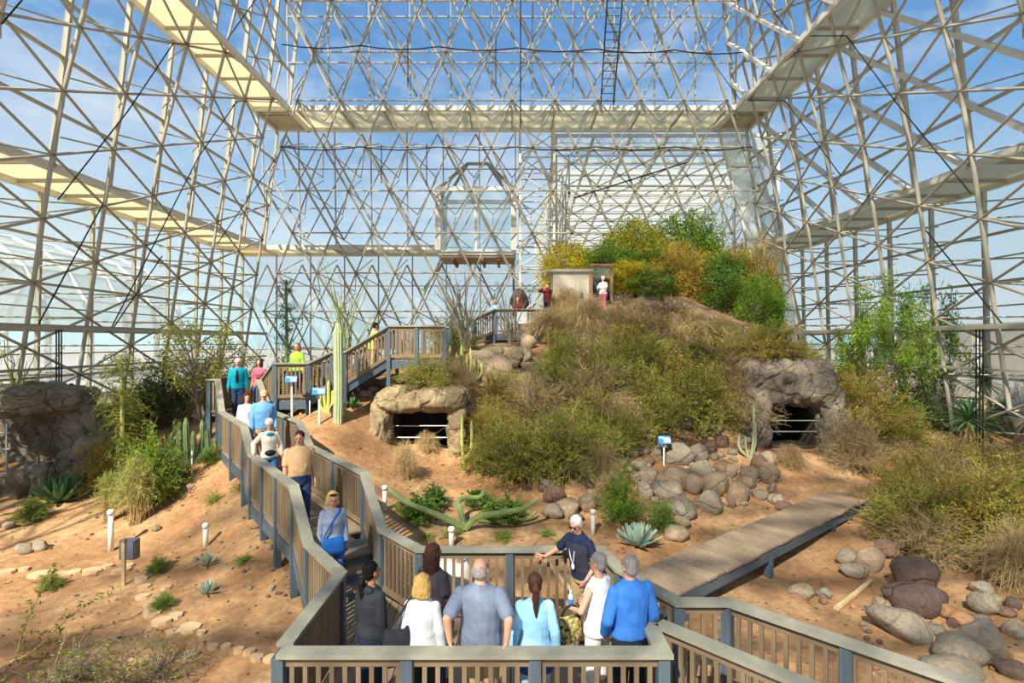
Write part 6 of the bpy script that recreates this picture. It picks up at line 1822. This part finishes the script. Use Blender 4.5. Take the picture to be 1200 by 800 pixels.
def pipe(label, px, ybot, ytop, r=.045, cap=True, mat='pvc'):
    g = gp(px, ybot); s = g.y/FPX; h = (ybot-ytop)*s
    e = empty('vent_pipe', g, 0, label, 'pipe')
    mb = MB(); mb.tube([g+Vector((0,0,-.05)), g+Vector((0,0,h))], r, 12); mb.build('pipe', mat, e, True)
    if cap:
        mb = MB(); mb.tube([g+Vector((0,0,h-.08)), g+Vector((0,0,h-.01)), g+Vector((0,0,h+.02))], [r*1.35, r*1.35, r*.9], 12); mb.build('cap', mat, e, True)
pipe('tall white capped pipe standing in the bare soil by the reeds', 130, 646, 598, .055)
pipe('short white capped pipe beside the small agave', 241, 641, 614, .05)
pipe('white capped pipe just outside the hill side railing', 451, 598, 570, .05)
pipe('white capped pipe beyond the railing behind the brown haired woman', 529, 640, 618, .055)
pipe('white capped pipe beside the guide and fresh green shrub', 695, 626, 598, .05)
pipe('thin white stake near the green bush', 225, 557, 528, .015, False)
pipe('thin white stake between the walkway posts', 280, 560, 520, .015, False)
pipe('thin white stake on the soil below the column cactus', 363, 490, 470, .015, False)
# grey junction box on a stake
g = gp(145, 686); s = g.y/FPX
e = empty('junction_box', g, 0, label='grey box fixed on a pale stake in the bare soil', cat='box')
block('stake', e, (g.x, g.y, g.z+.38), (.06, .05, .84), 'dead_wood')
block('stake_tip', e, (g.x, g.y, g.z+.82), (.062, .052, .06), 'rust')
block('box', e, (g.x+.04, g.y+.10, g.z+.64), (.29, .15, .36), 'grey_box'); block('lid', e, (g.x+.04, g.y+.015, g.z+.64), (.26, .02, .33), 'grey_box')
# white tank behind the deck railing
g = Vector((-.95, 9.3, H(-.95, 9.3)))
e = empty('pump_tank', g, 0, label='white plastic pump tank standing behind the deck railing', cat='tank')
mb = MB(); V, F = loft([(0,.24,.18,0),(.05,.26,.2,0),(.7,.26,.2,0),(.78,.2,.15,0)], 16); mb.add([v+g for v in V], F); mb.build('tank_body', 'pvc', e, True)
block('panel', e, (g.x-.05, g.y+.32, g.z+.4), (.5, .06, .8), 'sign_white'); block('pipe_stub', e, (g.x+.08, g.y, g.z+.9), (.1, .1, .3), 'rust')

# black hoses and cables slung along the frame
def cable(label, pts, r=.035, group=None):
    mb = MB(); mb.tube(pts, r, 6); o = mb.build('cable', 'black_rubber'); tag(o, label, 'cable', group); return o
def onwall(px, py, X_):
    x = abs(X_)
    for _ in range(8):
        d = x*FPX/abs(px-600); z = CZ-(py-400)/FPX*d; x = XIN(z)-.12
    return Vector((math.copysign(x, X_), d, z))
LB = 'black sprinkler hose strung down the walkway side space frame'
for pl in ([(303,-5),(262,52),(203,51),(150,130),(68,234)], [(382,50),(335,120),(278,118),(232,185),(130,385)], [(338,165),(320,190),(255,285)], [(30,-5),(2,28)], [(120,240),(45,380)], [(190,300),(130,388)]):
    cable(LB, [onwall(px, py, -12.9 if py < 150 else -13.3) for px, py in pl], .022, 'hoses on the walkway side frame')
LB = 'black sprinkler hose strung down the boardwalk side space frame'
for pl in ([(895,-2),(928,42),(992,42),(1050,120),(1138,227)], [(822,55),(868,118),(920,118),(985,205)], [(1085,270),(1175,380)], [(1040,200),(1010,240)]):
    cable(LB, [onwall(px, py, 12.9 if py < 150 else 13.3) for px, py in pl], .022, 'hoses on the boardwalk side frame')
for a, b, lb in ((52, 60, 'upper'), (172, 172, 'lower')):
    d = 27.5 if a < 100 else 29.05
    pts = []
    for k in range(25):
        px = 330+k*23; pts.append(at(px, a+(b-a)*k/24+4*math.sin(math.pi*(k % 4)/4), d))
    cable('%s black cable sagging along the frame behind the hill' % lb, pts, .03)
for px, y0, y1, lb in ((478,46,102,'first'),(581,45,102,'second'),(447,170,215,'third'),(500,168,218,'fourth')):
    cable('short black drop line hanging from a sagging cable', [at(px,y0,27.5 if y0 < 100 else 29.05), at(px,y1,27.5 if y0 < 100 else 29.05)], .025, 'drop lines')
cable('long vertical black cable on the frame above the lattice column', [at(610,-5,26.9), at(610,150,28.7)], .03)
cable('sloping black cable crossing the hall opening', [at(672,232,29.8), at(805,190,29.4)], .04)
for k, px in enumerate((1043, 1049, 1054)): pass
for sgn, xs_, lb in ((-1, (66, 69, 72), 'walkway'), (1, (1144, 1148, 1152), 'boardwalk')):
    for k, px in enumerate(xs_):
        d = 14.35*FPX/abs(px-600)
        e_ = at(px, 385, d); b_ = Vector((e_.x, e_.y, H(e_.x, e_.y)-.05))
        cable('dark conduit pipe rising against the %s side glass' % lb, [b_, e_], .022, 'conduits at the %s side glass' % lb)
# ladder up the far frame
e = empty('ladder', at(706,125,28.4), 0, 'thin dark metal ladder hung on the roof frame', 'ladder')
p0, p1, q0, q1 = at(704,122,28.4), at(712,-6,26.8), at(719,122,28.4), at(730,-6,26.8)
strut('side_rail', e, p0, p1, .035, 'black_rubber'); strut('side_rail', e, q0, q1, .035, 'black_rubber')
for k in range(14): strut('rung', e, p0.lerp(p1, k/14+.03), q0.lerp(q1, k/14+.03), .02, 'black_rubber')
